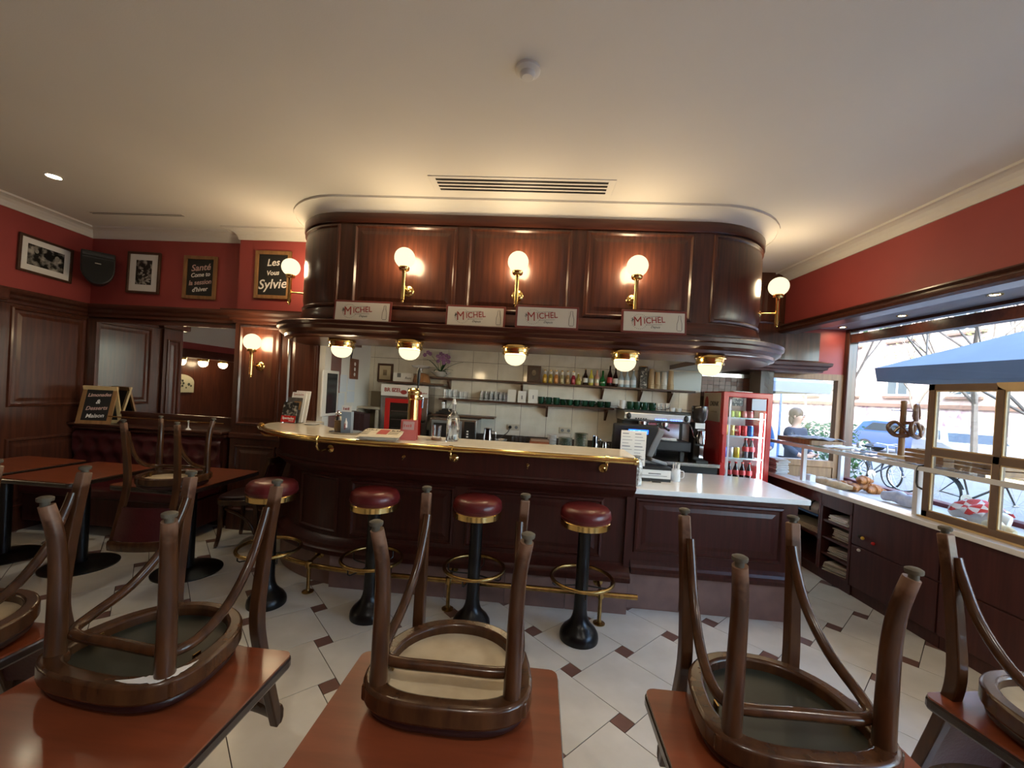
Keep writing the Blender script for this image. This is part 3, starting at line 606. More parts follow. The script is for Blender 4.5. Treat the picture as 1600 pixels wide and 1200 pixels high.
def chair(label, under, undername):
    t = thing('bistro_chair', label, 'chair', (0, 0, 0), group='brown bentwood bistro chairs')
    O = seat_outline(); I = seat_outline(.80)
    M().ring(O, I, .395, .445).obj('seat_frame', WALN, t, bevel=.008, smooth=True, key='ch_ring')
    M().prism(seat_outline(.83), .424, .434).obj('seat_board', under, t, key='ch_board'+undername)
    c = M(); L = []
    for k, z in ((.93, .445), (.95, .455), (.93, .468), (.85, .477), (.5, .482)): L.append([(x, y, z) for x, y in seat_outline(k)])
    n = len(L[0]); c._add([p for r in L for p in r], [(a*n+i, a*n+(i+1) % n, (a+1)*n+(i+1) % n, (a+1)*n+i) for a in range(len(L)-1) for i in range(n)] + [tuple(range(n))[::-1], tuple(range((len(L)-1)*n, len(L)*n))])
    c.obj('seat_cushion', mat('shadow_dark_seat_leather', (.022, .006, .006), .4), t, smooth=2, key='ch_cush')  # cushion colour darkened to read as shadow beneath the upturned seat frame
    for s in (-1, 1):
        blk = M().prism([(s*.12, .178), (s*.205, .15), (s*.20, .10), (s*.15, .115)][::s], .400, .440); blk.obj('corner_block', WALN, t, key=f'ch_blk{s}', bevel=.006)
        P = bez([(s*.166, .138, .430), (s*.166, .138, .30), (s*.166, .140, .18), (s*.170, .147, .09), (s*.182, .160, .012)], 5)
        R = [.0225-.006*(i/(len(P)-1)) for i in range(len(P))]
        M().tube(P, R, 12).obj('leg', LEGW, t, smooth=True, key=f'ch_fl{s}', label='round front leg')
        Q = bez([(s*.160, -.272, .84), (s*.158, -.232, .70), (s*.155, -.188, .54), (s*.154, -.166, .42), (s*.156, -.174, .28), (s*.160, -.190, .14), (s*.164, -.210, .010)], 5)
        R = [.0245-.007*abs(i/(len(Q)-1)-.5) for i in range(len(Q))]
        M().tube(Q, R, 4, flat=1.0, up=(1, 0, 0)).obj('rear_leg', LEGW, t, bevel=.004, key=f'ch_rl{s}')
        for px, py, nm in ((s*.184, .162, 'f'), (s*.164, -.2105, 'r')): M().lathe([(.0095, .014), (.0095, .002), (.0155, .001), (.0165, -.002), (.0165, -.008), (.011, -.011)], 14, c=(px, py, 0)).obj('foot_glide', WORN, t, smooth=True, key=f'ch_gl{nm}{s}')
    half = [(.151, -.188, .075), (.152, -.168, .13), (.158, -.12, .225), (.170, -.04, .305), (.178, .05, .345), (.165, .100, .356), (.125, .118, .358)]
    hoop = bez([(-x, y, z) for x, y, z in half] + [(0, .118, .358)] + half[::-1], 4)
    M().tube(hoop, .0135, 10).obj('bentwood_hoop', WALN, t, smooth=True, key='ch_hoop')
    bp = M(); n = 8; rows = [(.575, -.205), (.60, -.208), (.70, -.243), (.775, -.262)]
    F = []; Bk = []
    for z, y in rows:
        for i in range(n+1):
            u = -1+2*i/n; bow = -.03*(1-u*u); F.append((u*.148, y+bow+.014, z)); Bk.append((u*.148, y+bow-.010, z))
    k = n+1
    for S, flip in ((F, 0), (Bk, 1)):
        bp._add(S, [((r*k+i, r*k+i+1, (r+1)*k+i+1, (r+1)*k+i) if not flip else ((r+1)*k+i, (r+1)*k+i+1, r*k+i+1, r*k+i)) for r in range(3) for i in range(n)])
    m0 = len(F); edge = [i for i in range(k)] + [r*k+n for r in range(1, 4)] + [3*k+i for i in range(n-1, -1, -1)] + [r*k for r in range(2, 0, -1)]
    for a, b in zip(edge, edge[1:]+edge[:1]): bp.f.append((a, a+m0, b+m0, b))
    bp.obj('back_pad', BURGD, t, smooth=True, key='ch_pad')
    cr = [( -.175+.35*i/10, -.272-.030*(1-(-1+2*i/10)**2), .808) for i in range(11)]
    M().tube(cr, .036, 8, flat=.36, up=(0, 0, 1)).obj('crest_rail', WALN, t, smooth=True, key='ch_crest', bevel=.004)
    for px, py, r in ((0, -.165, 0), (-.17, .05, 1.57), (.17, .05, 1.57)): M().box((px*.93, py*.93, .415), (.022, .004, .03), r).obj('angle_bracket', BRASSD, t, key=f'ch_ab{px}{py}')
    return t
CHT = .75+.482
def invert(o, x, y, rz): o.location = (x, y, CHT); o.rotation_euler = (0, PI, rz)      # legs up, seat on the tabletop
CREAMB = mat('cream_seat_board', (.56, .47, .32), .75, col2=(.40, .31, .20), nscale=7, noise=.2)
GREENB = mat('dark_green_seat_board', (.022, .026, .019), .5, noise=.3, nscale=10)
c1 = chair('upturned bistro chair with cream seat board, on the middle front table', CREAMB, 'cream'); invert(c1, -.125, 1.135, PI-AL)
c2 = chair('upturned bistro chair with dark green board and pale scuff, on the left front table', GREENB, 'green'); invert(c2, -.955, 1.145, PI-math.radians(9))
c3 = chair('upturned bistro chair with slate green board, on the right front table', GREENB, 'green'); invert(c3, .70, 1.055, PI-AL+.03)
c4 = chair('upturned bistro chair mostly hidden at the left picture edge', CREAMB, 'cream'); invert(c4, -1.60, 1.155, PI-.06)
c5 = chair('upturned bistro chair cut by the right picture edge', CREAMB, 'cream'); invert(c5, 1.50, 1.05, PI+.10)
c6 = chair('upturned bistro chair on the table before the bench, its back hanging towards us', CREAMB, 'cream'); invert(c6, -2.46, 2.93, .13)
c7 = chair('dark upright bistro chair standing between bench table and bar stool', GREENB, 'green'); c7.location = W(-2.55, .70, 0); c7.rotation_euler = (0, 0, PI/2-AL+.1)
sc_ = M(); oo = seat_outline(.985, 160); ii = seat_outline(.83, 160); a0, a1 = 6, 34; rr_ = random.Random(3)
V_ = []
for k in range(a0, a1+1):
    f = math.sin(PI*(k-a0)/(a1-a0)); lo = .5-.5*f*(.7+.3*rr_.random()); hi = .5+.5*f*(.6+.4*rr_.random())
    for q in (lo, hi): V_.append((ii[k][0]*(1-q)+oo[k][0]*q, ii[k][1]*(1-q)+oo[k][1]*q, .3942))
sc_._add(V_, [(2*k, 2*k+1, 2*k+3, 2*k+2) for k in range(a1-a0)]); sc_.obj('scuff_patch', CHALK, c2, label='pale worn patch on the seat frame', solid=.0006)
# ================================================================== LEFT SIDE: mirror, bench, pictures
mi = bthing('wall_mirror', 'wide wall mirror above the bench, reflecting panelling and lamps', 'mirror', 0, 0)
M().bb(-4.585, -3.0, 1.050, 1.056, 1.13, 2.08).obj('mirror_glass', MIRROR, mi)
M().bb(-4.60, -2.985, 1.030, 1.056, 2.07, 2.10).obj('frame_rail', MAHOGH, mi); M().bb(-4.60, -2.985, 1.030, 1.056, 1.105, 1.135).obj('frame_rail', MAHOGH, mi); M().bb(-3.02, -2.985, 1.030, 1.056, 1.13, 2.08).obj('frame_stile', MAHOG, mi)
# ledge with small brass gallery rail
le = bthing('shelf_ledge', 'dark wooden ledge above the tufted bench', 'ledge', 0, 0)
M().bb(-4.70, -3.0, .88, 1.045, .975, 1.0).obj('board', MAHOGH, le, bevel=.008); M().bb(-4.70, -3.0, .93, 1.045, .928, .975).obj('moulding', MAHOGH, le, bevel=.02)
gr = bthing('gallery_rail', 'thin brass gallery rail on white posts along the ledge', 'rail', 0, 0)
M().cyl((-4.62, .91, 1.085), (-3.0, .91, 1.085), .006, n=8).obj('tube', BRASS, gr, smooth=True)
for s in (-4.60, -3.38): M().lathe([(.028, 1.0), (.024, 1.006), (.008, 1.02), (.005, 1.04), (.005, 1.075), (.010, 1.08), (.010, 1.092), (.002, 1.095)], 14, c=(s, .91, 0)).obj('post', CERAM, gr, smooth=True, key=f'grp{s}')
# tufted bench
be = bthing('tufted_bench', 'oxblood leather bench with button-tufted back along the wall', 'bench', 0, 0)
NX, NZ = 96, 24; X0, X1, Z0, Z1 = -4.66, -3.03, .47, .925
b = M(); dx, dz = .165, .15; btn = []
for r in range(4):
    for c in range(-1, 12): btn.append((X0+.08+c*dx+(dx/2 if r % 2 else 0), Z0+.03+r*dz))
vs_ = []
for j in range(NZ+1):
    for i in range(NX+1):
        x = X0+(X1-X0)*i/NX; z = Z0+(Z1-Z0)*j/NZ; d2 = min((x-a)**2+((z-q)*1.05)**2 for a, q in btn)
        puff = .045*min(1, math.sqrt(d2)/.085)**.7; ed = min(1, (Z1-z)/.05, (x-X0+.03)/.05, (X1-x+.03)/.05); vs_.append((x, .955-puff*(.4+.6*ed)-.02*ed, z))
b._add(vs_, [(j*(NX+1)+i, j*(NX+1)+i+1, (j+1)*(NX+1)+i+1, (j+1)*(NX+1)+i) for j in range(NZ) for i in range(NX)])
bk = b.obj('tufted_back', BURGD, be, smooth=2, recalc=False)
M().bb(X0, X1, .955, 1.045, .10, .925).obj('back_frame', MAHOGH, be)
for a, q in btn:
    if X0 < a < X1-.01 and Z0 < q < Z1-.02: M().ball((0, 0, 0), .011, 10, 6, (1, .5, 1)).obj('button', BURGD, bk, loc=(a, .953, q), smooth=2, key='btn')
M().bb(X0, X1, .47, .955, .36, .47).obj('seat_cushion', BURGD, be, bevel=.035, seg=4, smooth=True); M().bb(X0, X1, .52, .955, .10, .36).obj('base', MAHOGB, be)
for s in (-4.4, -3.7, -3.15): M().bb(s-.03, s+.03, .55, .61, 0, .10).obj('foot', MAHOGB, be)
# ---- pictures
def picture(name, label, w, h, frame_m, mount, parent_loc, rz, fw=.028, mw=.06, tilt=0.):
    t = thing(name, label, 'picture', parent_loc, rz, 'pictures on the red walls'); t.rotation_euler = (0, tilt, rz)
    o = [(-w/2, -h/2), (w/2, -h/2), (w/2, h/2), (-w/2, h/2)]; i = [(-w/2+fw, -h/2+fw), (w/2-fw, -h/2+fw), (w/2-fw, h/2-fw), (-w/2+fw, h/2-fw)]
    b = M().ring(o, i, 0, .022); b.v = [(x, -z, y) for x, y, z in b.v]; b.obj('frame', frame_m, t, bevel=.004)
    if mount: M().bb(-w/2+fw, w/2-fw, -.008, -.002, -h/2+fw, h/2-fw).obj('mount', WHITE, t)
    return t
def photo_mat(name, seed, scale):
    m = bpy.data.materials.new(name); m.use_nodes = True; nt = m.node_tree; N = nt.nodes; L = nt.links; b = N['Principled BSDF']; b.inputs['Roughness'].default_value = .35
    tc = N.new('ShaderNodeTexCoord'); mp = N.new('ShaderNodeMapping'); mp.inputs['Location'].default_value = (seed, seed*2, 0); L.new(tc.outputs['Object'], mp.inputs[0])
    tx = N.new('ShaderNodeTexNoise'); tx.inputs['Scale'].default_value = scale; tx.inputs['Detail'].default_value = 6; L.new(mp.outputs[0], tx.inputs['Vector'])
    r = N.new('ShaderNodeValToRGB'); r.color_ramp.elements[0].position = .48; r.color_ramp.elements[1].position = .66; r.color_ramp.elements[0].color = (.008, .008, .008, 1); r.color_ramp.elements[1].color = (.40, .38, .34, 1)
    L.new(tx.outputs[0], r.inputs[0]); L.new(r.outputs[0], b.inputs['Base Color']); return m
p = picture('framed_photo', 'wide framed black and white photo on the left red wall', .46, .35, OAKD, True, (-4.655, 3.965, 2.607), PI/2, .022, tilt=.03)
M().bb(-.155, .155, -.010, -.008, -.095, .10).obj('photo_print', photo_mat('bw_photo_dark', 3, 14), p)
M().ball((.09, -.0115, .03), .022, 12, 8, (1, .12, 1.3)).obj('photo_face', mat('photo_grey', (.22, .21, .19), .5), p); M().ball((-.085, -.0115, .045), .017, 12, 8, (1, .12, 1.2)).obj('photo_face', MT['photo_grey'], p)
p = picture('framed_photo', 'upright framed black and white photo of a winding road, beside the loudspeaker', .375, .44, OAKD, True, W(-4.115, 1.075, 2.62), -AL, .024, tilt=.02)
M().bb(-.09, .09, -.010, -.008, -.125, .135).obj('photo_print', photo_mat('bw_photo_light', 9, 22), p)
for k in range(7): M().box((.02+.045*math.sin(k*.9), -.011, -.11+k*.022), (.05-.005*k, .001, .013), ry=.5*math.cos(k*.9)).obj('photo_road', mat('photo_light', (.42, .41, .38), .5), p)
p = picture('chalk_sign', 'wood-framed chalkboard with pink and white lettering on the red wall', .37, .455, OAK, False, W(-3.475, 1.075, 2.593), -AL, .036, tilt=.01)
M().bb(-.15, .15, -.008, -.002, -.195, .195).obj('board', SLATE, p)
for bd, z, sz, m_, sx in (('Santé', .105, .095, CHALKP, 1.05), ('Come to', .03, .062, CHALK, .95), ('la session', -.05, .070, CHALKP, .95), ("d'hiver", -.125, .064, CHALK, 1.)): text('chalk_lettering', bd, sz, m_, p, (0.0, -.0085, z), shear=.25, sx=sx, rot=(PI/2, -.12, 0), bold=.0012)
p = picture('chalk_sign', 'wood-framed chalkboard behind the left canopy globe lamp', .38, .485, OAK, False, W(-2.595, .965, 2.622), -AL, .036)
M().bb(-.155, .155, -.008, -.002, -.21, .21).obj('board', SLATE, p)
for bd, z, sz in (('Les', .125, .10), ('Vous', .02, .066), ('Sylvie', -.095, .135)): text('chalk_lettering', bd, sz, CHALK, p, (-.005, -.0085, z), shear=.25, rot=(PI/2, -.08, 0), bold=.0014)
# ---- loudspeaker in the corner
sp = thing('loudspeaker', 'black shield-shaped loudspeaker mounted high in the wall corner', 'loudspeaker', (-4.40, 4.22, 2.62), PI/4)
def shield(w, top, r_, y0, y1):
    pr = [(w, top)] + [(w*math.cos(math.radians(a)), -.02-r_*math.sin(math.radians(a))) for a in range(0, 181, 15)] + [(-w, top)]
    n = len(pr); b = M(); return b._add([(x, y0, z) for x, z in pr]+[(x*.9, y1, z) for x, z in pr], [tuple(range(n)), tuple(range(2*n-1, n-1, -1))] + [(i, (i+1) % n, n+(i+1) % n, n+i) for i in range(n)])
shield(.128, .15, .165, -.06, .11).obj('cabinet', BLACK, sp, bevel=.012); shield(.116, .075, .150, -.070, -.058).obj('grille', mat('speaker_grille', (.006, .006, .006), .8), sp); M().bb(-.12, .12, -.075, -.058, .09, .13).obj('upper_lip', BLACK, sp, bevel=.008)
M().bb(-.022, .022, -.076, -.070, .02, .028).obj('badge', STEEL, sp); M().cyl((0, .1, .05), (0, .20, .05), .02).obj('wall_bracket', BLACK, sp)
# ---- A-frame chalkboard on the ledge
af = bthing('a_frame_chalkboard', 'small folding chalkboard with wooden frame standing on the ledge', 'chalkboard', -4.40, .945, 1.0, .25)
lean = .24
def board(sgn):
    R = Matrix.Rotation(sgn*lean, 4, 'X'); b = M()
    for a in (-1, 1): b.bb(a*.135-.018, a*.135+.018, -.008, .008, 0, .40)
    b.bb(-.117, .117, -.008, .008, .362, .40).bb(-.117, .117, -.008, .008, .0, .036); return b
fo = board(1).obj('front_frame', OAK, af, loc=(0, -.085, 0), rot=(-lean, 0, 0)); bo = board(-1).obj('rear_frame', PINE, af, loc=(0, .085, 0), rot=(lean, 0, 0))
M().bb(-.118, .118, -.003, .004, .034, .364).obj('slate', SLATE, fo); M().bb(-.118, .118, -.004, .003, .034, .364).obj('slate', SLATE, bo)
for bd, z, sz, m_, sx in (('Limonades', .305, .050, CHALKP, .95), ('&', .232, .062, CHALK, 1.), ('Desserts', .165, .056, CHALKP, .95), ('Maison', .085, .058, CHALK, .98)): text('chalk_lettering', bd, sz, m_, fo, (0, -.0035, z), shear=.25, sx=sx, rot=(PI/2, -.07, 0), bold=.001)
# ---- the neighbouring room seen in the mirror: its own lamps and etched glass
for k, (y, z) in enumerate(((.0, 1.90), (.5, 1.90), (1.0, 1.90))):
    t = thing('mirror_room_lamp', f'half-globe lamp of the neighbouring room, seen in the mirror, {("nearest", "middle", "farthest")[k]}', 'ceiling lamp', (-7.05, y, z), 0, 'lamps seen in the mirror')
    M().lathe([(.100, .0), (.104, -.010), (.096, -.018), (.092, -.05), (.078, -.06)], 24).obj('brass_collar', BRASS, t, smooth=True, key='ul2_col'); M().lathe([(.080, -.050), (.082, -.066), (.070, -.108), (.052, -.126), (.004, -.140)], 24).obj('opal_bowl', GLOBE, t, smooth=2, key='ul2_bowl'); bulb_light(t, (0, 0, -.085), .0845, BOWL_W)
lr = wstruct('trim_8', M().bb(-7.44, -6.9, -3.2, 4.6, 1.90, 2.0), MAHOGH)
eg = thing('etched_glass_panel', 'arched cream glass panel with dark scroll pattern, seen in the mirror', 'glass panel', (-7.42, .66, 1.18), PI/2)
M().prism([(-.32, 0), (.32, 0)] + [(.32*math.cos(math.radians(a)), .22+.16*math.sin(math.radians(a))) for a in range(0, 181, 15)], 0, .02).obj('glass', mat('cream_etched_glass', (.46, .45, .34), .4), eg, rot=(PI/2, 0, 0))
for x_, z_, r_ in [(.075*math.cos(k*PI/4), .19+.075*math.sin(k*PI/4), .026) for k in range(8)] + [(0, .19, .03), (-.20, .17, .032), (-.25, .14, .022), (.20, .17, .032), (.25, .14, .022), (-.14, .10, .018), (.14, .10, .018)]: M().ball((x_, -.022, z_), r_, 10, 6, (1., .05, 1.)).obj('scroll', mat('dark_etching', (.03, .04, .03), .5), eg)
# ================================================================== ON THE BAR COUNTER
CT = 1.1702
# brochure holder
br = bthing('brochure_holder', 'stack of leaflets with red cover in a clear stand on the bar end', 'brochures', -2.14, .62, CT, -.12)
for k, (dx, dy, h, m_) in enumerate(((.03, .10, .30, WHITE), (.018, .065, .285, WHITE), (.008, .03, .235, mat('photo_cover', (.10, .09, .085), .4, noise=.5, nscale=40)), (0, 0, .19, photo_mat('bw_cover', 5, 30)))):
    l = M().bb(-.075, .075, -.006, .006, 0, h).obj('leaflet', m_, br, loc=(dx, dy, .004), rot=(-.2, 0, 0))
    if k < 2: text('cover_lettering', 'Spectacles', .030, REDINK, l, (-.005, -.0065, h-.02), shear=0, sx=.9)
    if k == 2: M().bb(.0, .075, -.0075, -.006, .12, .20).obj('cover_photo', OAK, l)
    if k == 3:
        M().bb(-.075, .075, -.0075, -.006, 0, .062).obj('red_band', REDG, l); text('cover_lettering', 'Spectacles', .032, WHITE, l, (0, -.0085, .038), sx=.92, bold=.0006); scribble('small_print', .05, .008, WHITE, l, (.035, -.0085, .017))
M().bb(-.08, .09, -.012, .15, 0, .004).obj('stand', GLASSC, br)
tag(M().lathe([(.055, 0), (.075, .012), (.07, .016), (.02, .010)], 24).obj('saucer', CERAM, loc=W(-1.90, .60, CT), smooth=True), 'white saucer lying on the bar end by the wall', 'saucer')
# tray with sugar dispenser and blue carton
tr = bthing('round_tray', 'round steel tray under sugar shaker and blue carton', 'tray', -1.36, .17, CT)
M().lathe([(.115, 0), (.125, .004), (.128, .010), (.120, .009), (.002, .006)], 32).obj('dish', STEEL, tr, smooth=True)
sg = bthing('sugar_dispenser', 'glass sugar shaker with metal lid on the round tray', 'sugar shaker', -1.43, .18, CT+.007)
M().lathe([(.032, 0), (.034, .02), (.032, .115), (.026, .125)], 20).obj('glass_body', GLASSC, sg, smooth=True); M().lathe([(.028, .004), (.029, .02), (.028, .085), (.002, .088)], 16).obj('sugar', mat('brown_sugar', (.42, .27, .13), .8), sg, smooth=True); M().lathe([(.030, .122), (.031, .14), (.020, .155), (.006, .160)], 20).obj('lid', CHROME, sg, smooth=True)
ct = bthing('blue_carton', 'slim blue-grey carton with a small white bottle drawing on the tray', 'carton', -1.345, .15, CT+.007, .1)
M().bb(-.038, .038, -.03, .03, 0, .165).obj('box', mat('blue_grey_card', (.24, .31, .39), .5), ct); M().bb(-.038, .038, -.032, -.026, .165, .215).obj('flap', WHITE, ct); M().lathe([(.012, 0), (.012, .04), (.005, .06), (.004, .075)], 10, c=(0, -.0305, .04)).obj('bottle_print', CHALK, ct); scribble('flap_print', .05, .022, REDINK, ct, (0, -.0325, .19), n=4); scribble('side_print', .05, .016, REDINK, ct, (0, -.044, .045), rot=(PI/2, PI/2, 0), n=5)
# folded newspaper
nw = bthing('newspaper', 'folded newspapers lying over the brass rail of the bar', 'newspaper', -.97, -.105, CT+.026, .05); nw.rotation_euler = (.20, 0, .05-AL)
for k in range(3): M().box((.01*k, 0, .006+.008*k), (.30-.01*k, .20, .008), .03*k).obj('folded_sheet', NEWSP, nw, bevel=.003)
M().box((.02, .02, .0268), (.075, .11, .001)).obj('red_print', REDINK, nw); scribble('headline', .10, .024, INK, nw, (-.085, .06, .027), rot=(0, 0, 0), n=6); scribble('headline', .07, .024, INK, nw, (.105, .06, .027), rot=(0, 0, 0), n=4, seed=2)
for k in range(7): M().box((-.11 if k < 4 else .10, .02-.022*(k % 4), .0268), (.07, .005, .0008)).obj('print_line', INK, nw)
# beer tap
tp = bthing('beer_tap', 'tall polished brass beer tap column on the bar', 'beer tap', -.805, .12, CT)
M().lathe([(.052, 0), (.052, .008), (.042, .014), (.040, .30), (.046, .305), (.048, .33), (.046, .345), (.049, .35), (.046, .372), (.030, .388), (.004, .392)], 28).obj('column', BRASS, tp, smooth=True)
M().tube(bez([(.04, -.01, .325), (.075, -.02, .325), (.078, -.02, .30), (.075, -.02, .24)], 4), .009, 8).obj('spout', CHROME, tp, smooth=True); M().lathe([(.006, .38), (.008, .42), (.014, .46), (.016, .52), (.006, .55), (.002, .552)], 14, c=(.03, 0, 0)).obj('handle', BLACK, tp, smooth=True); M().cyl((.03, 0, .34), (.03, 0, .39), .008).obj('lever', BRASS, tp)
pk = bthing('table_card', 'coral pink folded card standing in front of the beer tap', 'card', -.785, -.03, CT, .05)
M().box((0, -.0, .075), (.12, .003, .152), rx=-.14).obj('front_leaf', PINK, pk); M().box((0, .042, .075), (.12, .003, .152), rx=.14).obj('rear_leaf', PINK, pk); M().box((.002, -.0115, .11), (.085, .002, .062), rx=-.14).obj('pale_square', mat('pale_pink', (.62, .40, .38), .5), pk); scribble('card_print', .06, .022, PINK, pk, (0, -.014, .11), rot=(PI/2-.14, 0, 0), n=4)
for k in range(3): M().box((0, .006-.007*k*.5, .055-.016*k), (.07, .002, .005), rx=-.14).obj('print_line', WHITE, pk)
def tumbler(label, pos, r=.035, h=.11, group=None):
    return tag(M().lathe([(.002, .004), (r*.82, .004), (r*.84, 0), (r*.9, 0), (r, h), (r*.93, h), (r*.80, .012), (.002, .014)], 20).obj('drinking_glass', GLASSC, loc=pos, smooth=True), label, 'glass', group)
tumbler('empty straight glass on the bar between card and bottle', W(-.60, .09, CT), .036, .115)
tag(M().lathe([(.038, .035), (.039, .04), (.041, .05), (.036, .05)], 16).obj('coaster_note', mat('brown_card', (.30, .16, .08), .7), loc=W(-.60, .09, CT-.034), smooth=True), 'brown paper coaster under the empty glass', 'coaster')
bo = bthing('water_bottle', 'clear square water bottle with swing stopper on the bar', 'bottle', -.475, .09, CT, .4)
q = lambda a: [(-a, -a), (a, -a), (a, a), (-a, a)]
M().lathe([(.002, 0), (.046, 0), (.050, .008), (.050, .165), (.042, .195), (.020, .225), (.0155, .24), (.0155, .30), (.011, .30), (.011, .24), (.040, .17), (.046, .16), (.046, .012), (.002, .010)], 8).obj('bottle_glass', GLASSC, bo, smooth=True); M().lathe([(.016, .285), (.018, .29), (.018, .298), (.012, .302), (.010, .325), (.002, .328)], 12).obj('stopper', CERAM, bo, smooth=True); M().tube(bez([(-.018, 0, .29), (-.035, 0, .27), (-.04, 0, .235), (-.02, 0, .225)], 4), .0018, 6).obj('wire_clip', STEEL, bo)
# ================================================================== TILL AREA
po = bthing('till_monitor', 'black till screen seen from behind with a small blue customer display', 'till', .99, .47, .912)
M().box((0, 0, .325), (.37, .035, .26), rx=.12).obj('screen_back', BLACK, po, bevel=.012); M().box((.17, -.005, .305), (.05, .045, .25), rx=.12, ry=.35).obj('side_cheek', GREYP, po, bevel=.01); M().bb(-.04, .04, -.02, .04, .02, .30).obj('neck', BLACK, po); M().bb(-.13, .13, -.10, .12, 0, .02).obj('foot', BLACK, po, bevel=.008)
M().bb(-.07, .10, -.045, -.022, .372, .417).obj('display_case', BLACK, po); M().bb(-.062, .098, -.047, -.045, .377, .412).obj('blue_display', mat('lit_blue_display', (.01, .06, .85), .3, emit=1.2), po); scribble('display_print', .13, .012, mat('pale_blue_glow', (.2, .5, 1.), .3, emit=1.5), po, (.018, -.048, .398), n=14)
mn = bthing('menu_sheet', 'white printed menu sheet clipped below the blue display', 'menu', .965, .395, .915)
ms = M().box((0, 0, .20), (.205, .002, .40), rx=.02).obj('sheet', WHITE, mn)
for c in (0, 1):
    for k in range(13):
        w_ = .05+.03*((k*7+c*3) % 3)/2; M().box((-.05+.1*c-(.08-w_)/2, -.0055+.02*.02*k, .375-.026*k), (w_, .001, .004 if k % 4 else .008), rx=.02).obj('print_line', mat('grey_print', (.25, .25, .28), .7), ms)
tag(M().lathe([(.002, 0), (.045, 0), (.048, .01), (.046, .06), (.05, .12), (.046, .17), (.035, .20), (.02, .21), (.03, .225), (.002, .23)], 9).obj('sweets_bag', mat('crinkled_foil', (.55, .55, .53), .25, .5, noise=.5, nscale=45, bump=1., bscale=45), loc=W(.955, .20, .912)), 'crinkled clear bag of wrapped biscuits leaning on the bar end', 'bag')
pr_ = bthing('card_printer', 'flat black box with white printed front on the low counter', 'box', 1.15, .44, .912)
M().bb(-.13, .13, -.05, .10, 0, .024).obj('black_base', BLACK, pr_); M().bb(-.13, .13, -.048, .10, .024, .095).obj('white_front', WHITE, pr_); M().bb(-.132, .132, -.052, .10, .095, .118).obj('black_lid', BLACK, pr_); M().bb(-.05, .05, -.0505, -.0485, .06, .066).obj('print_line', INK, pr_); M().bb(-.10, .10, -.0505, -.0485, .045, .048).obj('print_line', INK, pr_)
tm = bthing('card_terminal', 'grey card terminal on top of the flat black box', 'card terminal', 1.19, .50, 1.031, .4)
M().box((0, 0, .03), (.17, .085, .03), ry=.25).obj('body', GREYP, tm, bevel=.01); M().box((-.02, 0, .049), (.09, .06, .004), ry=.25).obj('keypad', WHITE, tm)
tag(M().cyl((0, 0, 0), (.07, 0, 0), .005, n=8).obj('pen', BLACK, loc=W(1.12, .345, .917), rot=BROT), 'black pen lying before the flat box on the low counter', 'pen')
jp = bthing('straw_jug', 'white ribbed jug full of paper straws and spoons on the low counter', 'jug', 1.345, .47, .912)
M().lathe([(.002, 0), (.034, 0), (.037, .01), (.035, .10), (.030, .10), (.030, .012)], 16).obj('jug_body', CERAM, jp, smooth=True); M().tube(bez([(.034, 0, .085), (.062, 0, .08), (.062, 0, .035), (.034, 0, .025)], 5), .0045, 6).obj('jug_handle', CERAM, jp, smooth=True)
for k in range(9): M().cyl((.015*math.cos(k*.7), .015*math.sin(k*.7), .02), (.026*math.cos(k*.7), .026*math.sin(k*.7), .13+.01*(k % 3)), .004, n=6).obj('straw', WHITE, jp)
# ================================================================== BACK OF THE BAR
bc = bthing('back_counter', 'low steel work counter along the tiled back wall', 'counter', 0, 0)
M().bb(-1.98, 2.1, 1.40, 2.045, .90, .94).obj('worktop', STEEL, bc, bevel=.006); M().bb(-1.98, 2.1, 1.46, 2.045, .08, .90).obj('cabinet', BLACK, bc)
M().bb(1.05, 2.0, 1.385, 1.40, .72, .80).obj('drawer_front', STEEL, bc)
def shelf(label, s0, s1, z, d=.17, br=()):
    t = bthing('wall_shelf', label, 'shelf', 0, 0); M().bb(s0, s1, 2.045-d, 2.045, z-.022, z).obj('board', OAKD, t, bevel=.004)
    for s in br:
        b = M(); b._add([(s-.012, 2.044, z-.022), (s-.012, 2.044, z-.16), (s-.012, 2.02, z-.16), (s-.012, 2.045-d+.02, z-.045), (s-.012, 2.045-d+.02, z-.022), (s+.012, 2.044, z-.022), (s+.012, 2.044, z-.16), (s+.012, 2.02, z-.16), (s+.012, 2.045-d+.02, z-.045), (s+.012, 2.045-d+.02, z-.022)], [(0, 1, 2, 3, 4), (9, 8, 7, 6, 5)] + [(i, (i+1) % 5, 5+(i+1) % 5, 5+i) for i in range(5)]); b.obj('bracket', OAKD, t)
    return t
shelf('long upper wooden shelf carrying bottles on the tiled wall', -1.24, 1.98, 1.71, .17, (-.95, -.05, .92, 1.37, 1.72)); shelf('lower wooden shelf carrying green cups and glasses', -1.05, 1.06, 1.455, .17, (-1.0, .27, .98)); shelf('short wooden shelf above the microwave', -1.10, -.35, 1.262, .25, ()); shelf('dark shelf board on top of the oven', -1.76, -.96, 1.625, .32, ())
Z1s, Z2s = 1.711, 1.456
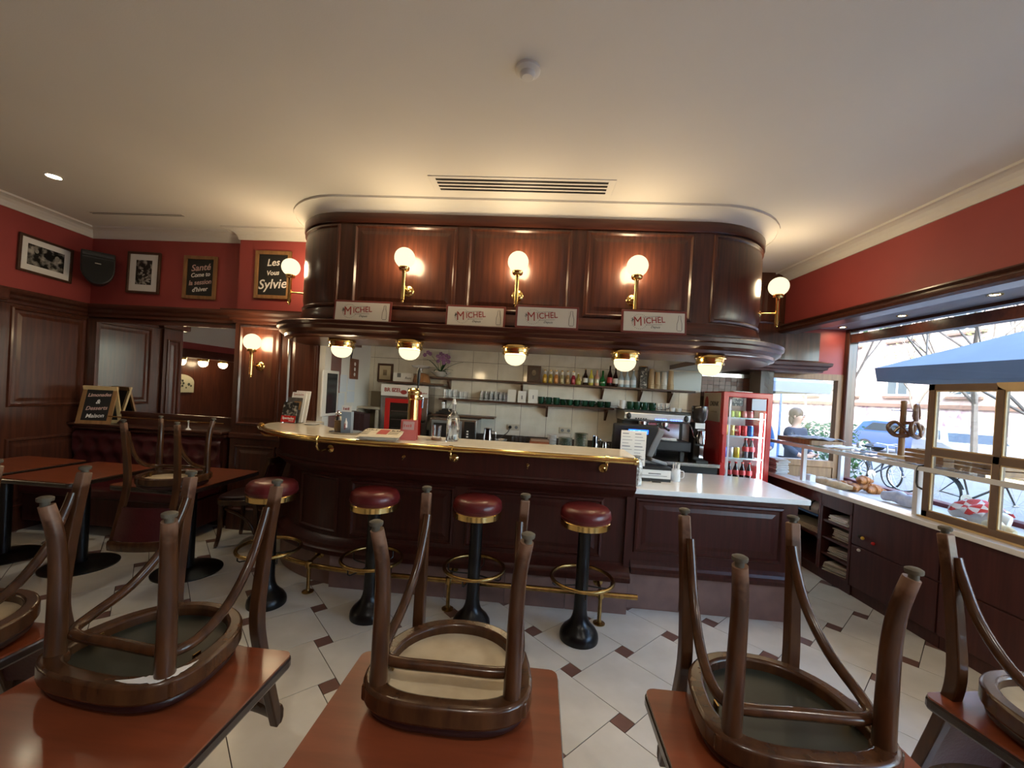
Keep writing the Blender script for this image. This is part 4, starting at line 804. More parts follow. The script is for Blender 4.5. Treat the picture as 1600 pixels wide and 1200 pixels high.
# small juice bottles
JU = [(.46, .27, .03), (.40, .30, .05), (.48, .20, .05), (.42, .36, .20), (.38, .24, .10), (.33, .03, .05)]
GB = 'drinks bottles on the upper shelf'; nms = ('amber', 'olive yellow', 'orange', 'pale straw', 'tan', 'dark red')
for k, (c, nm) in enumerate(zip(JU, nms)):
    t = bthing('juice_bottle', f'small {nm} juice bottle with white cap label in the row of six', 'bottle', .223+.0685*k, 1.95, Z1s, group=GB)
    M().lathe([(.002, 0), (.024, 0), (.026, .006), (.026, .075), (.020, .095), (.013, .105), (.013, .11)], 14).obj('juice_body', mat('juice_'+nm.replace(' ', '_'), c, .12, coat=.5), t, smooth=True); M().lathe([(.0135, .108), (.019, .112), (.019, .142), (.013, .146)], 14).obj('cap_label', WHITE, t, smooth=True); M().lathe([(.013, .146), (.013, .158), (.002, .16)], 12).obj('cap', BRASSD, t, smooth=True); M().box((0, -.0262, .04), (.024, .002, .04)).obj('label', mat('lab_'+nm.replace(' ', '_'), tuple(min(.8, x*1.6+.1) for x in c), .6), t)
def bottle(label, s, h, m_, lab=None, r=.029, cap=BRASSD, t_=1.95, z=Z1s, fat=False):
    t = bthing('drinks_bottle', label, 'bottle', s, t_, z, group=GB)
    sh = .52 if not fat else .40
    M().lathe([(.002, 0), (r*.92, 0), (r, .006), (r*(1. if not fat else 1.12), h*sh*.6), (r, h*sh), (r*.62, h*(sh+.14)), (r*.36, h*(sh+.26)), (r*.34, h*.95)], 18).obj('glass_body', m_, t, smooth=True); M().lathe([(r*.37, h*.95), (r*.40, h*.955), (r*.40, h*.99), (.002, h)], 12).obj('cap', cap, t, smooth=True)
    if lab: M().lathe([(r*1.02, h*.16), (r*1.03, h*.17), (r*1.03, h*.42), (r*1.02, h*.43)], 18).obj('label', lab, t, smooth=True)
    return t
YEL = mat('yellow_glass_drink', (.55, .50, .08), .08, coat=.5); PNK = mat('peach_glass_drink', (.60, .33, .24), .08, coat=.5); PALE = mat('pale_clear_drink', (.45, .45, .34), .06, coat=.5); AQUA = mat('blue_clear_bottle', (.40, .50, .58), .06, coat=.6); GRNB = mat('green_bottle', (.012, .13, .03), .06, coat=.6); REDL = mat('red_label', (.50, .05, .06), .5); COLA = mat('cola_glass', (.018, .006, .006), .06, coat=.6)
bottle('round pear-shaped pale yellow bottle beside the small juice bottles', .624, .135, mat('pear_yellow', (.42, .36, .08), .1, coat=.5), None, .033, STEEL, fat=True)
bottle('dark brown bottle with white label on the upper shelf', .708, .195, BOTTLEB, WHITE); bottle('bright yellow topped clear bottle on the upper shelf', .776, .19, YEL, PALE); bottle('peach topped clear bottle on the upper shelf', .846, .19, PNK, PALE)
bottle('emerald green round mineral water bottle on the upper shelf', .914, .185, GRNB, None, .034, GRNB, fat=True); bottle('tallest black cola bottle with red label on the upper shelf', .997, .25, COLA, REDL, .030); bottle('second black cola bottle with pale label on the upper shelf', 1.065, .225, COLA, WHITE, .028)
bottle('clear water bottle with white and green label, left of three', 1.13, .195, AQUA, WHITE, .034, STEEL); bottle('clear water bottle with white and pink label, middle of three', 1.20, .195, AQUA, WHITE, .034, STEEL); bottle('clear water bottle with blue label, right of three', 1.275, .21, AQUA, PAPER, .034, STEEL)
gd = bthing('gilded_canister', 'tall square canister with brown and cream mottled pattern beside the bottles', 'canister', 1.385, 1.95, Z1s)
M().bb(-.04, .04, -.04, .04, 0, .25).obj('body', photo_mat('mottled_gilt', 4, 40), gd); M().bb(-.043, .043, -.043, .043, .25, .262).obj('lid', BRASSD, gd)
KRAFT = mat('kraft_paper_cup', (.44, .32, .19), .7); WCUP = mat('white_paper_cup', (.58, .55, .50), .6)
for s, h, m_, lab in ((1.485, .235, KRAFT, 'leftmost tall stack of kraft paper cups'), (1.555, .20, KRAFT, 'shorter stack of pale kraft paper cups, second'), (1.63, .205, WCUP, 'stack of white paper cups on the upper shelf'), (1.71, .225, KRAFT, 'rightmost stack of kraft paper cups on the upper shelf')):
    t = bthing('paper_cups', lab, 'paper cups', s, 1.95, Z1s, group='paper cup stacks'); M().lathe([(.040, 0), (.040, .008), (.038, .01), (.030, h*.75), (.028, h), (.002, h)], 18).obj('top_cup', m_, t, smooth=True)
    for k in range(5): M().lathe([(.0385, 0), (.0425, .004), (.0385, .008)], 18, c=(0, 0, .008+.011*k)).obj('cup_rim', m_, t, smooth=True)
# frames
def small_frame(label, s, t_, z, w, h, inner):
    t = bthing('small_picture', label, 'picture', s, t_, z); M().bb(-w/2, w/2, -.008, .012, 0, h).obj('frame', OAKD, t, bevel=.004); M().bb(-w/2+.028, w/2-.028, -.011, -.008, .028, h-.028).obj('print', inner, t); return t
SEPIA = mat('sepia_print', (.30, .22, .13), .6, noise=.5, nscale=14)
f = small_frame('small dark-framed sepia portrait standing on the upper shelf', .088, 1.97, Z1s, .165, .20, mat('dark_sepia_print', (.09, .06, .04), .6, noise=.3, nscale=20)); M().ball((0, -.011, .115), .026, 14, 8, (1, .1, 1.35)).obj('portrait', SEPIA, f)
f = small_frame('brown-framed drawing of a glass hung on the tiled corner', -1.79, 2.03, 1.615, .20, .23, mat('cream_print', (.50, .42, .28), .6)); M().box((0, -.0115, .115), (.05, .001, .07)).obj('drawing', SEPIA, f)
# green cups on the lower shelf
def mug(name, m_, label, pos, r, h, rz, group, handle=True):
    t = thing(name, label, 'cup', pos, rz, group)
    M().lathe([(.002, .003), (r*.70, .0), (r*.78, .004), (r*.98, h*.45), (r, h), (r*.92, h), (r*.88, h*.5), (.002, .012)], 18).obj('bowl', m_, t, smooth=True, key=f'{name}{r}{h}b')
    if handle: M().tube(bez([(r*.95, 0, h*.8), (r*1.4, 0, h*.8), (r*1.45, 0, h*.4), (r*.9, 0, h*.25)], 4), r*.11, 6).obj('handle', m_, t, smooth=True, key=f'{name}{r}{h}h')
    return t
GC = 'dark green cups on the lower shelf'
od = ('first', 'second', 'third', 'fourth', 'fifth', 'sixth', 'seventh', 'eighth', 'ninth', 'tenth')
for k, s in enumerate((.192, .284, .376, .46, .537, .628, .712, .804, .903, .993)): mug('espresso_cup', MUGG, f'dark green cup on the lower shelf, {od[k]} from the white cards', W(s, 1.94+.03*(k % 2), Z2s), .040, .085 if k < 3 else .070, (k*1.7) % 6.2, GC)
GT = 'cups on top of the coffee machine'
for k, s in enumerate((1.18, 1.255, 1.335, 1.42)): mug('espresso_cup', MUGG, f'dark green cup on the coffee machine, {od[k]} from left', W(s, 1.60, 1.462), .042, .085, 2+k, GT)
mug('creamer', CERAM, 'white jug on the coffee machine, left of the green cups', W(1.10, 1.62, 1.462), .034, .095, 3.4, GT); mug('small_cup', CERAM, 'small white cup at the right end of the coffee machine top', W(1.63, 1.58, 1.462), .034, .042, 0, GT)
mug('small_cup', CERAM, 'small white cup beside the glasses on the coffee machine', W(1.70, 1.58, 1.462), .034, .042, 1, GT)
for k, s in enumerate((1.50, 1.545, 1.585)): tumbler(f'small glass on the coffee machine top, {od[k]} from left', W(s, 1.59+.02*(k % 2), 1.462), .027, .085, 'glasses on the coffee machine')
for k, (s, h) in enumerate(((-.985, .11), (-.925, .115), (-.865, .11), (-.79, .09), (-.735, .09))): tumbler(f'upturned glass at the left end of the lower shelf, {od[k]} from left', W(s, 1.95, Z2s), .030, h, 'glasses on the lower shelf')
for k in range(12): tumbler(f'short glass in the two rows on the lower shelf, {("front" if k < 6 else "rear")} row, {od[k % 6]} from left', W(-.53+.058*(k % 6), 1.92+.07*(k//6), Z2s), .026, .085+.03*(k//6), 'glasses on the lower shelf')
for k, (s, h, w_) in enumerate(((-.165, .15, .10), (-.04, .14, .10), (.095, .165, .115))):
    t = bthing('white_card', f'white folded price card on the lower shelf, {("left", "middle", "right")[k]} of three', 'card', s, 1.93, Z2s, .1*(k-1)); M().box((0, 0, h/2), (w_, .003, h), rx=-.08).obj('front_leaf', WHITE, t); M().box((0, .035, h/2), (w_, .003, h), rx=.12).obj('rear_leaf', WHITE, t)
    if k: M().box((.0, -.004, h*.45), (.012, .002, .045), rx=-.08).obj('print_bar', GREYP, t)
# crockery on the back counter
ZB = .9405
def plates(label, s, n, r, m_, th=.012, t_=1.62):
    t = bthing('plate_stack', label, 'plates', s, t_, ZB)
    for k in range(n): M().lathe([(.002, 0), (r*.6, 0), (r, .010), (r, .014), (r*.6, .005), (.002, .004)], 26).obj('plate', m_, t, loc=(0, 0, k*th), smooth=True, key=f'plate{r}{m_.name}')
plates('stack of white plates on the back counter', .34, 15, .052, CERAM); plates('short stack of dark green plates on the back counter', .49, 13, .08, MUGG); plates('tall stack of dark green plates on the back counter', .665, 18, .078, MUGG)
tt = bthing('terracotta_tray', 'terracotta tray on the back counter left of the plates', 'tray', .20, 1.62, ZB); M().bb(-.11, .11, -.07, .07, 0, .10).obj('lower_dish', TERRA, tt, bevel=.008); M().bb(-.10, .11, -.065, .07, .10, .122).obj('upper_board', mat('pale_brown', (.36, .22, .15), .6), tt, bevel=.004)
for k in range(10): tumbler(f'small coffee glass in the cluster on the back counter, {("front", "rear")[k//5]} row, {od[k % 5]} from left', W(-.10+.045*(k % 5), 1.58+.05*(k//5), ZB+.05*0), .020, .125+.02*(k % 2), 'coffee glasses on the back counter')
def steel_jug(label, s, r, h, t_=1.6):
    t = bthing('steel_jug', label, 'jug', s, t_, ZB); M().lathe([(.002, 0), (r, 0), (r, h*.5), (r*.8, h*.9), (r*.86, h), (r*.78, h), (.002, h*.4)], 20).obj('body', CHROME, t, smooth=True); M().tube(bez([(r*.8, 0, h*.85), (r*1.6, 0, h*.8), (r*1.6, 0, h*.3), (r, 0, h*.2)], 4), .005, 6).obj('handle', CHROME, t, smooth=True)
steel_jug('steel coffee pot beside the microwave', -.39, .055, .21); steel_jug('steel milk jug right of the green plates', .82, .036, .20); steel_jug('small steel milk jug next to the till screen', .93, .030, .14)
bw = bthing('steel_bowl', 'shallow steel bowl on the back counter below the socket', 'bowl', -.235, 1.60, ZB+.05); M().lathe([(.02, -.05), (.03, -.048), (.06, .0), (.072, .045), (.069, .045), (.055, .003), (.002, -.04)], 22).obj('dish', STEEL, bw, smooth=True)
for s, nm in ((-.132, 'left, with a black plug'), (.513, 'right, near the plate stacks')):
    t = bthing('wall_socket', f'double beige wall socket on the tiles, {nm}', 'socket', s, 2.045, 1.142); M().bb(-.078, .078, -.012, 0, -.038, .038).obj('plate', mat('beige_plastic', (.50, .45, .36), .4), t, bevel=.004)
    for a in (-.038, .038): M().lathe([(.020, -.0125), (.018, -.0135), (.016, -.009), (.002, -.008)], 18, c=(a, 0, 0), ax='y').obj('outlet', GREYP, t)
    if s < 0: M().lathe([(.019, -.012), (.019, -.035), (.008, -.045), (.002, -.046)], 14, c=(-.038, 0, 0), ax='y').tube(bez([(-.038, -.04, 0), (-.06, -.09, -.06), (-.14, -.2, -.12), (-.20, -.3, -.16)], 5), .005, 6).obj('plug_and_cable', BLACK, t)
# microwave
mw = bthing('microwave', 'grey microwave oven under the short shelf', 'microwave', -.775, 1.62, ZB)
M().bb(-.265, .265, -.12, .26, .0, .295).obj('housing', STEEL, mw, bevel=.006); M().bb(-.245, .10, -.127, -.12, .02, .275).obj('door', GREYP, mw, bevel=.003); M().bb(-.22, .075, -.131, -.127, .05, .245).obj('dark_window', BLACK, mw); M().bb(.13, .245, -.127, -.12, .02, .275).obj('control_panel', BLACK, mw)
for k in range(3): M().bb(.16, .18, -.130, -.127, .10+.03*k, .115+.03*k).obj('button', WHITE, mw)
cl = bthing('dark_cloth_stack', 'dark folded things lying on the short shelf above the microwave', 'cloths', -.95, 1.93, 1.263)
for k in range(3): M().box((.01*k, 0, .012+.022*k), (.24-.04*k, .16, .022), .1*k).obj('folded_cloth', BLACK, cl, bevel=.006)
jr = bthing('spice_jar', 'small clear spice jar on the short shelf', 'jar', -.99, 1.90, 1.331); M().lathe([(.002, 0), (.024, 0), (.024, .05), (.018, .058)], 14).obj('jar_body', CERAM, jr, smooth=True); M().lathe([(.019, .057), (.022, .06), (.022, .075), (.002, .076)], 14).obj('lid', STEEL, jr, smooth=True)
# oven with red door
ov = bthing('warming_oven', 'white pretzel warming cabinet with red glazed door', 'oven', -1.42, 1.72, ZB-.04)
M().bb(-.285, .285, 0, .30, .041, .55).obj('housing', STEEL, ov, bevel=.006); M().bb(-.285, .285, -.006, 0, .55, .685).obj('fascia', WHITE, ov); M().bb(-.285, .285, 0, .30, .55, .685).obj('top_housing', STEEL, ov)
o = [(-.225, .045), (.215, .045), (.215, .52), (-.225, .52)]; i = [(-.165, .085), (.155, .085), (.155, .47), (-.165, .47)]; b = M().ring(o, i, 0, .02); b.v = [(x, -z, y) for x, y, z in b.v]; b.obj('red_door_frame', REDG, ov, bevel=.004)
M().bb(-.165, .155, -.012, -.006, .085, .47).obj('dark_glass', mat('smoked_glass', (.02, .018, .015), .08, coat=.5), ov)
for k in range(3): M().bb(-.15, .145, -.0135, -.012, .17+.10*k, .176+.10*k).obj('rack', STEEL, ov)
M().ball((.238, -.02, .27), .022, 12, 8).obj('door_knob', BLACK, ov, smooth=True)
for k, (x, bd) in enumerate(((-.22, 'BR'), (-.15, 'E'), (-.10, 'ZEL'))): text('fascia_lettering', bd, .062, REDINK, ov, (x+.01, -.0075, .618), bold=.002)
for x in (-.01, .17): M().ball((x, -.007, .60), .033, 16, 8, (1.2, .05, .8)).obj('red_emblem', REDINK, ov)
scribble('fascia_print', .09, .045, INK, ov, (.085, -.0075, .635), n=4); scribble('fascia_print', .07, .02, REDINK, ov, (.235, -.0075, .60), n=6)
bx = bthing('white_carton_sign', 'white carton with dark print standing on the oven shelf', 'carton', -1.48, 1.83, 1.626); M().bb(-.125, .125, -.02, .05, 0, .105).obj('box', WHITE, bx); M().bb(-.075, -.03, -.022, -.02, .05, .10).obj('dark_print', GREYP, bx); text('carton_lettering', 'Basic', .04, INK, bx, (.06, -.0225, .045), shear=.3)
# kugelhopf mould and cake stand
kg = bthing('kugelhopf_mould', 'fluted terracotta cake mould on the oven shelf', 'cake mould', -1.245, 1.79, 1.626)
b = M(); n = 48; R_ = [(.10, 0), (.105, .012), (.098, .03), (.090, .07), (.072, .10), (.045, .115), (.015, .112)]
vs_ = []
for r, z in R_:
    for j in range(n):
        a = 2*PI*j/n; rr_ = r*(1+(.06*math.sin(12*a+z*25) if .02 < z < .112 else 0)); vs_.append((rr_*math.cos(a), rr_*math.sin(a), z))
b._add(vs_, [(q*n+j, q*n+(j+1) % n, (q+1)*n+(j+1) % n, (q+1)*n+j) for q in range(len(R_)-1) for j in range(n)] + [tuple(range(n-1, -1, -1)), tuple(range((len(R_)-1)*n, len(R_)*n))]); b.obj('fluted_body', mat('glazed_brown', (.32, .15, .06), .35, noise=.4, nscale=20), kg, smooth=True)
dc = bthing('glass_dish', 'shallow glass dish resting on the cake mould', 'dish', -1.27, 1.80, 1.742); M().lathe([(.02, 0), (.03, .004), (.012, .03), (.014, .05), (.09, .065), (.11, .085), (.106, .086), (.08, .070), (.002, .058)], 24).obj('dish', CERAM, dc, smooth=True)
# orchid
oc = bthing('orchid', 'purple orchid with long dark leaves in a wide white bowl', 'plant', -1.05, 1.90, 1.711)
M().lathe([(.04, 0), (.05, .004), (.085, .03), (.125, .058), (.120, .060), (.08, .04), (.002, .03)], 28).obj('bowl', CERAM, oc, smooth=True)
def leafm(a, L, lift, droop, w):
    b = M(); n = 8; c, s = math.cos(a), math.sin(a); A = []
    for k in range(n+1):
        u = k/n; x = L*u; z = .05+lift*math.sin(u*PI*.6)-droop*u*u; ww = w*math.sin(PI*min(.97, .12+u*.88))+.002
        for q in (-1, 1): A.append((c*x-s*q*ww, s*x+c*q*ww, z+.008*abs(q)))
    b._add(A, [(2*k, 2*k+1, 2*k+3, 2*k+2) for k in range(n)]); return b
for a, L, li, dr, w_ in ((.1, .27, .10, -.04, .02), (-.15, .16, .05, .02, .024), (3.0, .24, .14, -.02, .021), (3.3, .15, .07, .03, .024), (1.3, .15, .12, 0, .022), (-.7, .13, .04, .06, .024), (4.2, .12, .05, .05, .024)): leafm(a, L, li, dr, w_).obj('leaf', mat('orchid_leaf', (.018, .055, .022), .3), oc, smooth=True, solid=.002)
for k, (dx, h) in enumerate(((-.16, .28), (.0, .27), (.07, .25))):
    st_ = M().tube(bez([(0, 0, .05), (dx*.3, -.01, h*.6), (dx*.8, -.02, h*.95), (dx, -.03, h)], 4), .003, 6).obj('flower_stem', LEAFG, oc)
    for f_ in range(6 if k else 3):
        cx_, cy_, cz_ = dx+.035*math.sin(f_*2.1), -.04+.015*math.cos(f_*1.3), h-.02*f_*.9+.01
        b = M()
        for q in range(5):
            a = q*2*PI/5+f_; b.ball((cx_+.014*math.cos(a), cy_, cz_+.014*math.sin(a)), .012, 8, 5, (1, .35, 1))
        b.obj('blossom', mat('purple_petal', (.36, .17, .38), .5, noise=.5, nscale=60), st_, smooth=True)
# corner left of the oven
ck = bthing('plastic_crate', 'grey ventilated crate with cloth on top, left of the oven', 'crate', -1.87, 1.74, ZB); 
for k in range(7): M().bb(-.12, .12, -.012, .012, .02+.045*k, .04+.045*k).obj('slat', mat('beige_crate', (.36, .33, .27), .6), ck, key='crsl')
for a in (-.12, .12): M().bb(a-.018, a+.018, -.014, .20, 0, .33).obj('side', MT['beige_crate'], ck)
M().bb(-.13, .16, -.02, .20, .335, .362).obj('cloth', mat('cream_cloth', (.46, .42, .34), .9, noise=.2, nscale=12), ck, bevel=.01)
tag(M().bb(-.10, .10, -.02, .02, 0, .55).obj('brown_board', mat('olive_brown_board', (.17, .14, .085), .6), loc=W(-1.83, 1.98, ZB), rot=BROT), 'tall brown board leaning in the tiled corner', 'board')
db = bthing('dark_box_stack', 'row of dark brown boxes below the pinned papers', 'boxes', -1.90, 1.50, ZB+.06*0)
for k in range(4): M().bb(-.11+.055*k, -.06+.055*k, -.02, .15, 0, .31-.006*k).obj('box', mat('dark_maroon_card', (.035, .012, .014), .5), db, bevel=.004)
# on the white side wall (facing the bar)
SW = -1.998
wd_ = bthing('wall_cabinet', 'flat white wall cabinet with dark glass on the niche side wall', 'cabinet', SW, 1.08, 1.22); 
M().bb(0, .02, -.18, .14, 0, .47).obj('frame', WHITEP, wd_, bevel=.006); M().bb(.02, .026, -.10, .10, .03, .44).obj('dark_glass', mat('dark_blue_glass', (.02, .026, .032), .15), wd_)
for k, (t_, z, w_, h, lab) in enumerate(((1.36, 1.47, .15, .19, 'upper left pale blue paper'), (1.33, 1.27, .14, .19, 'lower left pale blue paper'), (1.55, 1.49, .18, .14, 'upper right pale blue paper'), (1.55, 1.35, .18, .13, 'lower right pale blue paper'))): tag(M().bb(0, .003, -w_/2, w_/2, 0, h).obj('notice_sheet', PAPER, loc=W(SW, t_, z), rot=BROT), f'{lab} pinned to the white side wall', 'paper', 'pinned papers')
pq = bthing('wooden_plaque', 'narrow reddish wooden plaque hung on the white side wall', 'plaque', SW, 1.59, 1.62); M().bb(0, .015, -.10, .10, 0, .235).obj('board', mat('red_brown_wood', (.20, .075, .045), .5, noise=.3, nscale=12), pq, bevel=.004)
for k in range(3): M().ball((.016, 0, .055+.06*k), .022, 10, 6, (.1, 1, 1)).obj('white_motif', CERAM, pq)
ky = bthing('key_hook', 'dark bottle opener hanging above the wooden plaque', 'bottle opener', SW, 1.50, 1.87); M().tube([(.01, .02*math.cos(q*PI/6), .05+.045*math.sin(q*PI/6)) for q in range(12)], .004, 6, closed=True).bb(.004, .014, -.008, .008, -.02, .02).obj('loop', BLACK, ky)
# ---- espresso machine
em = bthing('espresso_machine', 'large chrome and black espresso machine behind the till', 'coffee machine', 1.44, 1.50, ZB)
b = M(); pf = [(0, .40), (-.05, .42), (-.06, .49), (0, .515), (.45, .515), (.45, .40)]; n = len(pf); b._add([(-.345, y, z) for y, z in pf]+[(.345, y, z) for y, z in pf], [tuple(range(n)), tuple(range(2*n-1, n-1, -1))] + [(i, (i+1) % n, n+(i+1) % n, n+i) for i in range(n)]); b.obj('control_head', mat('satin_chrome', (.78, .78, .76), .32, .85), em, bevel=.006)
M().bb(-.36, .36, -.02, .46, .512, .522).obj('cup_tray', BLACK, em, bevel=.003); M().bb(-.33, .33, .12, .45, .10, .42).obj('body', BLACK, em, bevel=.01); M().bb(-.05, .29, .10, .12, .22, .39).obj('splash_plate', CHROME, em, bevel=.003); M().bb(-.38, .37, -.06, .45, .10, .21).obj('drip_tray', BLACK, em, bevel=.015); M().bb(-.05, .24, .02, .10, .205, .235).obj('tray_grille', STEEL, em)
for a in (-.30, .30): M().bb(a-.02, a+.02, .0, .06, 0, .10).obj('foot', BLACK, em); M().ball((a, -.06, .455), .026, 12, 8, (1, .6, 1.3)).obj('steam_knob', BLACK, em, smooth=True)
BLED = mat('lit_blue_button', (.08, .16, .9), .3, emit=.8)
for g in (-.17, .04, .20):
    for k in range(5): M().bb(g-.06+.026*k, g-.045+.026*k, -.062, -.056, .425, .437).obj('button', BLED if g > -.1 else BLACK, em, key=f'embtn{g > -.1}{g}{k}')
for g in (-.13, .10):
    M().lathe([(.045, .40), (.045, .36), (.035, .35), (.035, .33)], 18, c=(g, .03, 0)).obj('group_head', CHROME, em, smooth=True); M().cyl((g, .0, .345), (g, -.14, .33), .013, n=10).obj('portafilter_handle', BLACK, em, smooth=True)
M().tube(bez([(.335, -.03, .42), (.36, -.06, .36), (.38, -.07, .28), (.40, -.08, .26)], 4), .006, 8).obj('steam_wand', CHROME, em, smooth=True)
gd = bthing('coffee_grinder', 'tall black and chrome coffee grinder between espresso machine and cooler', 'coffee grinder', 1.90, 1.50, ZB)
M().lathe([(.05, .42), (.078, .47), (.085, .58), (.082, .60), (.002, .605)], 20).obj('bean_hopper', mat('smoked_plastic', (.03, .025, .022), .15, coat=.4), gd, smooth=True); M().bb(-.055, .055, -.02, .14, .0, .42).obj('body', BLACK, gd, bevel=.012); M().bb(-.05, .05, -.03, -.02, .36, .42).obj('display', WHITE, gd); M().lathe([(.042, .20), (.045, .21), (.045, .34), (.03, .35)], 18, c=(0, -.06, 0)).obj('dosing_chamber', CHROME, gd, smooth=True); M().bb(-.06, .06, -.14, .0, .0, .03).obj('tray', BLACK, gd); M().bb(-.02, .02, -.10, -.03, .06, .18).obj('fork', CHROME, gd)
# ---- drinks cooler
fz = bthing('drinks_cooler', 'red glass-door drinks cooler with lit shelves behind the low counter', 'fridge', 2.39, 1.50)
fw_, fh = .255, 1.715; RW = .058
M().bb(-fw_, fw_, .51, .53, .05, fh).obj('rear_wall', WHITE, fz)
for a in (-1, 1): M().bb(min(a*fw_, a*(fw_-.025)), max(a*fw_, a*(fw_-.025)), .035, .53, .05, fh).obj('side_wall', REDG, fz)
M().bb(-fw_, fw_, .035, .53, fh-.04, fh).obj('top', REDG, fz); M().bb(-fw_, fw_, .035, .53, 0, .12).obj('base', BLACK, fz)
o = [(-fw_, .12), (fw_, .12), (fw_, fh), (-fw_, fh)]; i = [(-fw_+RW, .18), (fw_-RW, .18), (fw_-RW, fh-RW), (-fw_+RW, fh-RW)]; b = M().ring(o, i, -.035, .0); b.v = [(x, -z, y) for x, y, z in b.v]; b.obj('door_frame', REDG, fz, bevel=.008)
M().bb(-fw_+RW, fw_-RW, .010, .015, .18, fh-RW).obj('door_glass', PANE, fz); M().bb(-fw_+.004, -fw_+.03, -.02, .0, .95, 1.25).obj('door_handle', REDG, fz, bevel=.006)
M().bb(-fw_-.003, -fw_, .06, .52, 1.38, 1.70).obj('side_poster', mat('beige_print', (.50, .42, .32), .6), fz); M().ball((-fw_-.003, .43, 1.56), .075, 18, 8, (.04, .75, 1.35)).obj('red_disc', REDINK, fz); text('side_lettering', 'DRINK', .075, INK, fz, (-fw_-.0045, .22, 1.575), rot=(PI/2, 0, -PI/2), shear=.25, bold=.001); scribble('side_print', .17, .022, mat('tan_ink', (.32, .27, .2), .6), fz, (-fw_-.0045, .22, 1.49), rot=(PI/2, 0, -PI/2), n=8)
M().bb(.165, .185, .045, .06, .20, 1.50).obj('led_strip', mat('cool_led', (.75, .92, 1.), .3, emit=5.), fz)
sz = (.40, .74, 1.0, 1.24, 1.44)
for z in sz: M().bb(-fw_+.026, fw_-.026, .07, .50, z-.012, z).obj('wire_shelf', mat('pale_blue_shelf', (.55, .66, .70), .4), fz)
M().bb(-.16, -.05, .004, .008, 1.565, 1.645).obj('sticker', photo_mat('sticker_photo', 6, 60), fz); M().bb(.045, .19, .004, .008, 1.53, 1.65).obj('notice', PAPER, fz); M().bb(-.185, -.165, .004, .008, .5, 1.63).obj('white_trim', CERAM, fz)
GF = 'cans and bottles in the drinks cooler'
def can(label, x, z, m_, y=.12, h=.115, r=.031):
    p_ = W(2.39, 1.50, 0) + ES*x + ET*y; t = thing('drinks_can', label, 'can', (p_.x, p_.y, z), 0, GF); M().lathe([(.002, 0), (r*.8, 0), (r, .01), (r, h-.012), (r*.8, h-.001)], 16).obj('can_body', m_, t, smooth=True, key=f'can{m_.name}{h}'); M().lathe([(r*.82, h-.003), (r*.84, h), (r*.7, h-.003), (.002, h-.003)], 16).obj('can_lid', STEEL, t, key=f'canlid{h}')
CL = {n_: mat('can_'+n_, c, .25, .3) for n_, c in (('lime', (.38, .50, .06)), ('red', (.50, .03, .03)), ('gold', (.55, .40, .10)), ('blue', (.02, .10, .45)), ('rose', (.60, .22, .22)), ('silver', (.55, .56, .55)), ('yellow', (.62, .48, .05)))}
rows = ((1.44, ('lime', 'lime', 'rose', 'rose'), 'top', .075), (1.24, ('gold', 'gold', 'red', 'red', 'blue'), 'second', .115), (1.0, ('blue', 'silver', 'yellow'), 'third', .115))
for z, cs, nm, h in rows:
    for k, c in enumerate(cs): can(f'{c} drinks can on the {nm} shelf of the cooler, {od[k]} from left', -.165+.066*k if nm != 'top' else -.11+.066*k, z+.0005, CL[c], h=h)
for z, xs, nm in ((1.0, (.06, .125), 'third'), (.74, (-.17, -.10, -.03, .04, .11), 'bottom')):
    for k, x in enumerate(xs):
        p_ = W(2.39, 1.50, 0) + ES*x + ET*.12; t = thing('cola_bottle', f'dark cola bottle with red label on the {nm} shelf of the cooler, {od[k]} from left', 'bottle', (p_.x, p_.y, z+.0005), 0, GF)
        M().lathe([(.002, 0), (.030, 0), (.031, .01), (.028, .06), (.031, .10), (.022, .15), (.012, .18), (.012, .20)], 14).obj('glass_body', COLA, t, smooth=True, key='colab'); M().lathe([(.0315, .075), (.0325, .08), (.0325, .115), (.0285, .125)], 14).obj('label', REDL, t, smooth=True, key='colal'); M().lathe([(.013, .20), (.014, .202), (.014, .215), (.002, .216)], 12).obj('cap', REDG, t, key='colac')
pp = bthing('paper_stack', 'loose white papers lying on top of the drinks cooler', 'papers', 2.38, 1.70, 1.716); M().box((0, 0, .004), (.22, .16, .006), .2).obj('sheet', WHITE, pp); M().box((.03, .02, .010), (.20, .14, .005), -.1).obj('sheet', WHITE, pp)
# ================================================================== RIGHT: window cabinets and display
CX = 2.94
CABM = mat('plum_brown_cabinet', (.078, .023, .019), .42, col2=(.052, .015, .013), grain=(12, 12, .8), nscale=3)
wt_ = thing('display_worktop', 'long white worktop edge along the window cabinets', 'worktop', (0, 0, 0))
M().bb(2.895, 3.07, -3.1, 4.80, .805, .842).obj('slab', QUARTZ, wt_, bevel=.006)
dt = thing('display_tray', 'lowered pale display floor behind the shop window', 'display', (0, 0, 0))
M().bb(3.07, 3.83, -3.1, 4.80, .745, .775).obj('base_board', mat('pale_display_board', (.55, .54, .52), .4), dt); M().bb(3.05, 3.07, -3.1, 4.80, .745, .806).obj('front_board', QUARTZ, dt)
def cab(label, y0, y1):
    return thing('window_cabinet', label, 'cabinet', (CX, (y0+y1)/2, 0), 0, 'cabinets under the shop window'), y0-(y0+y1)/2, y1-(y0+y1)/2
t, a, b_ = cab('open-shelved plum cabinet holding a paper roll, farthest under the window', 3.89, 4.76)
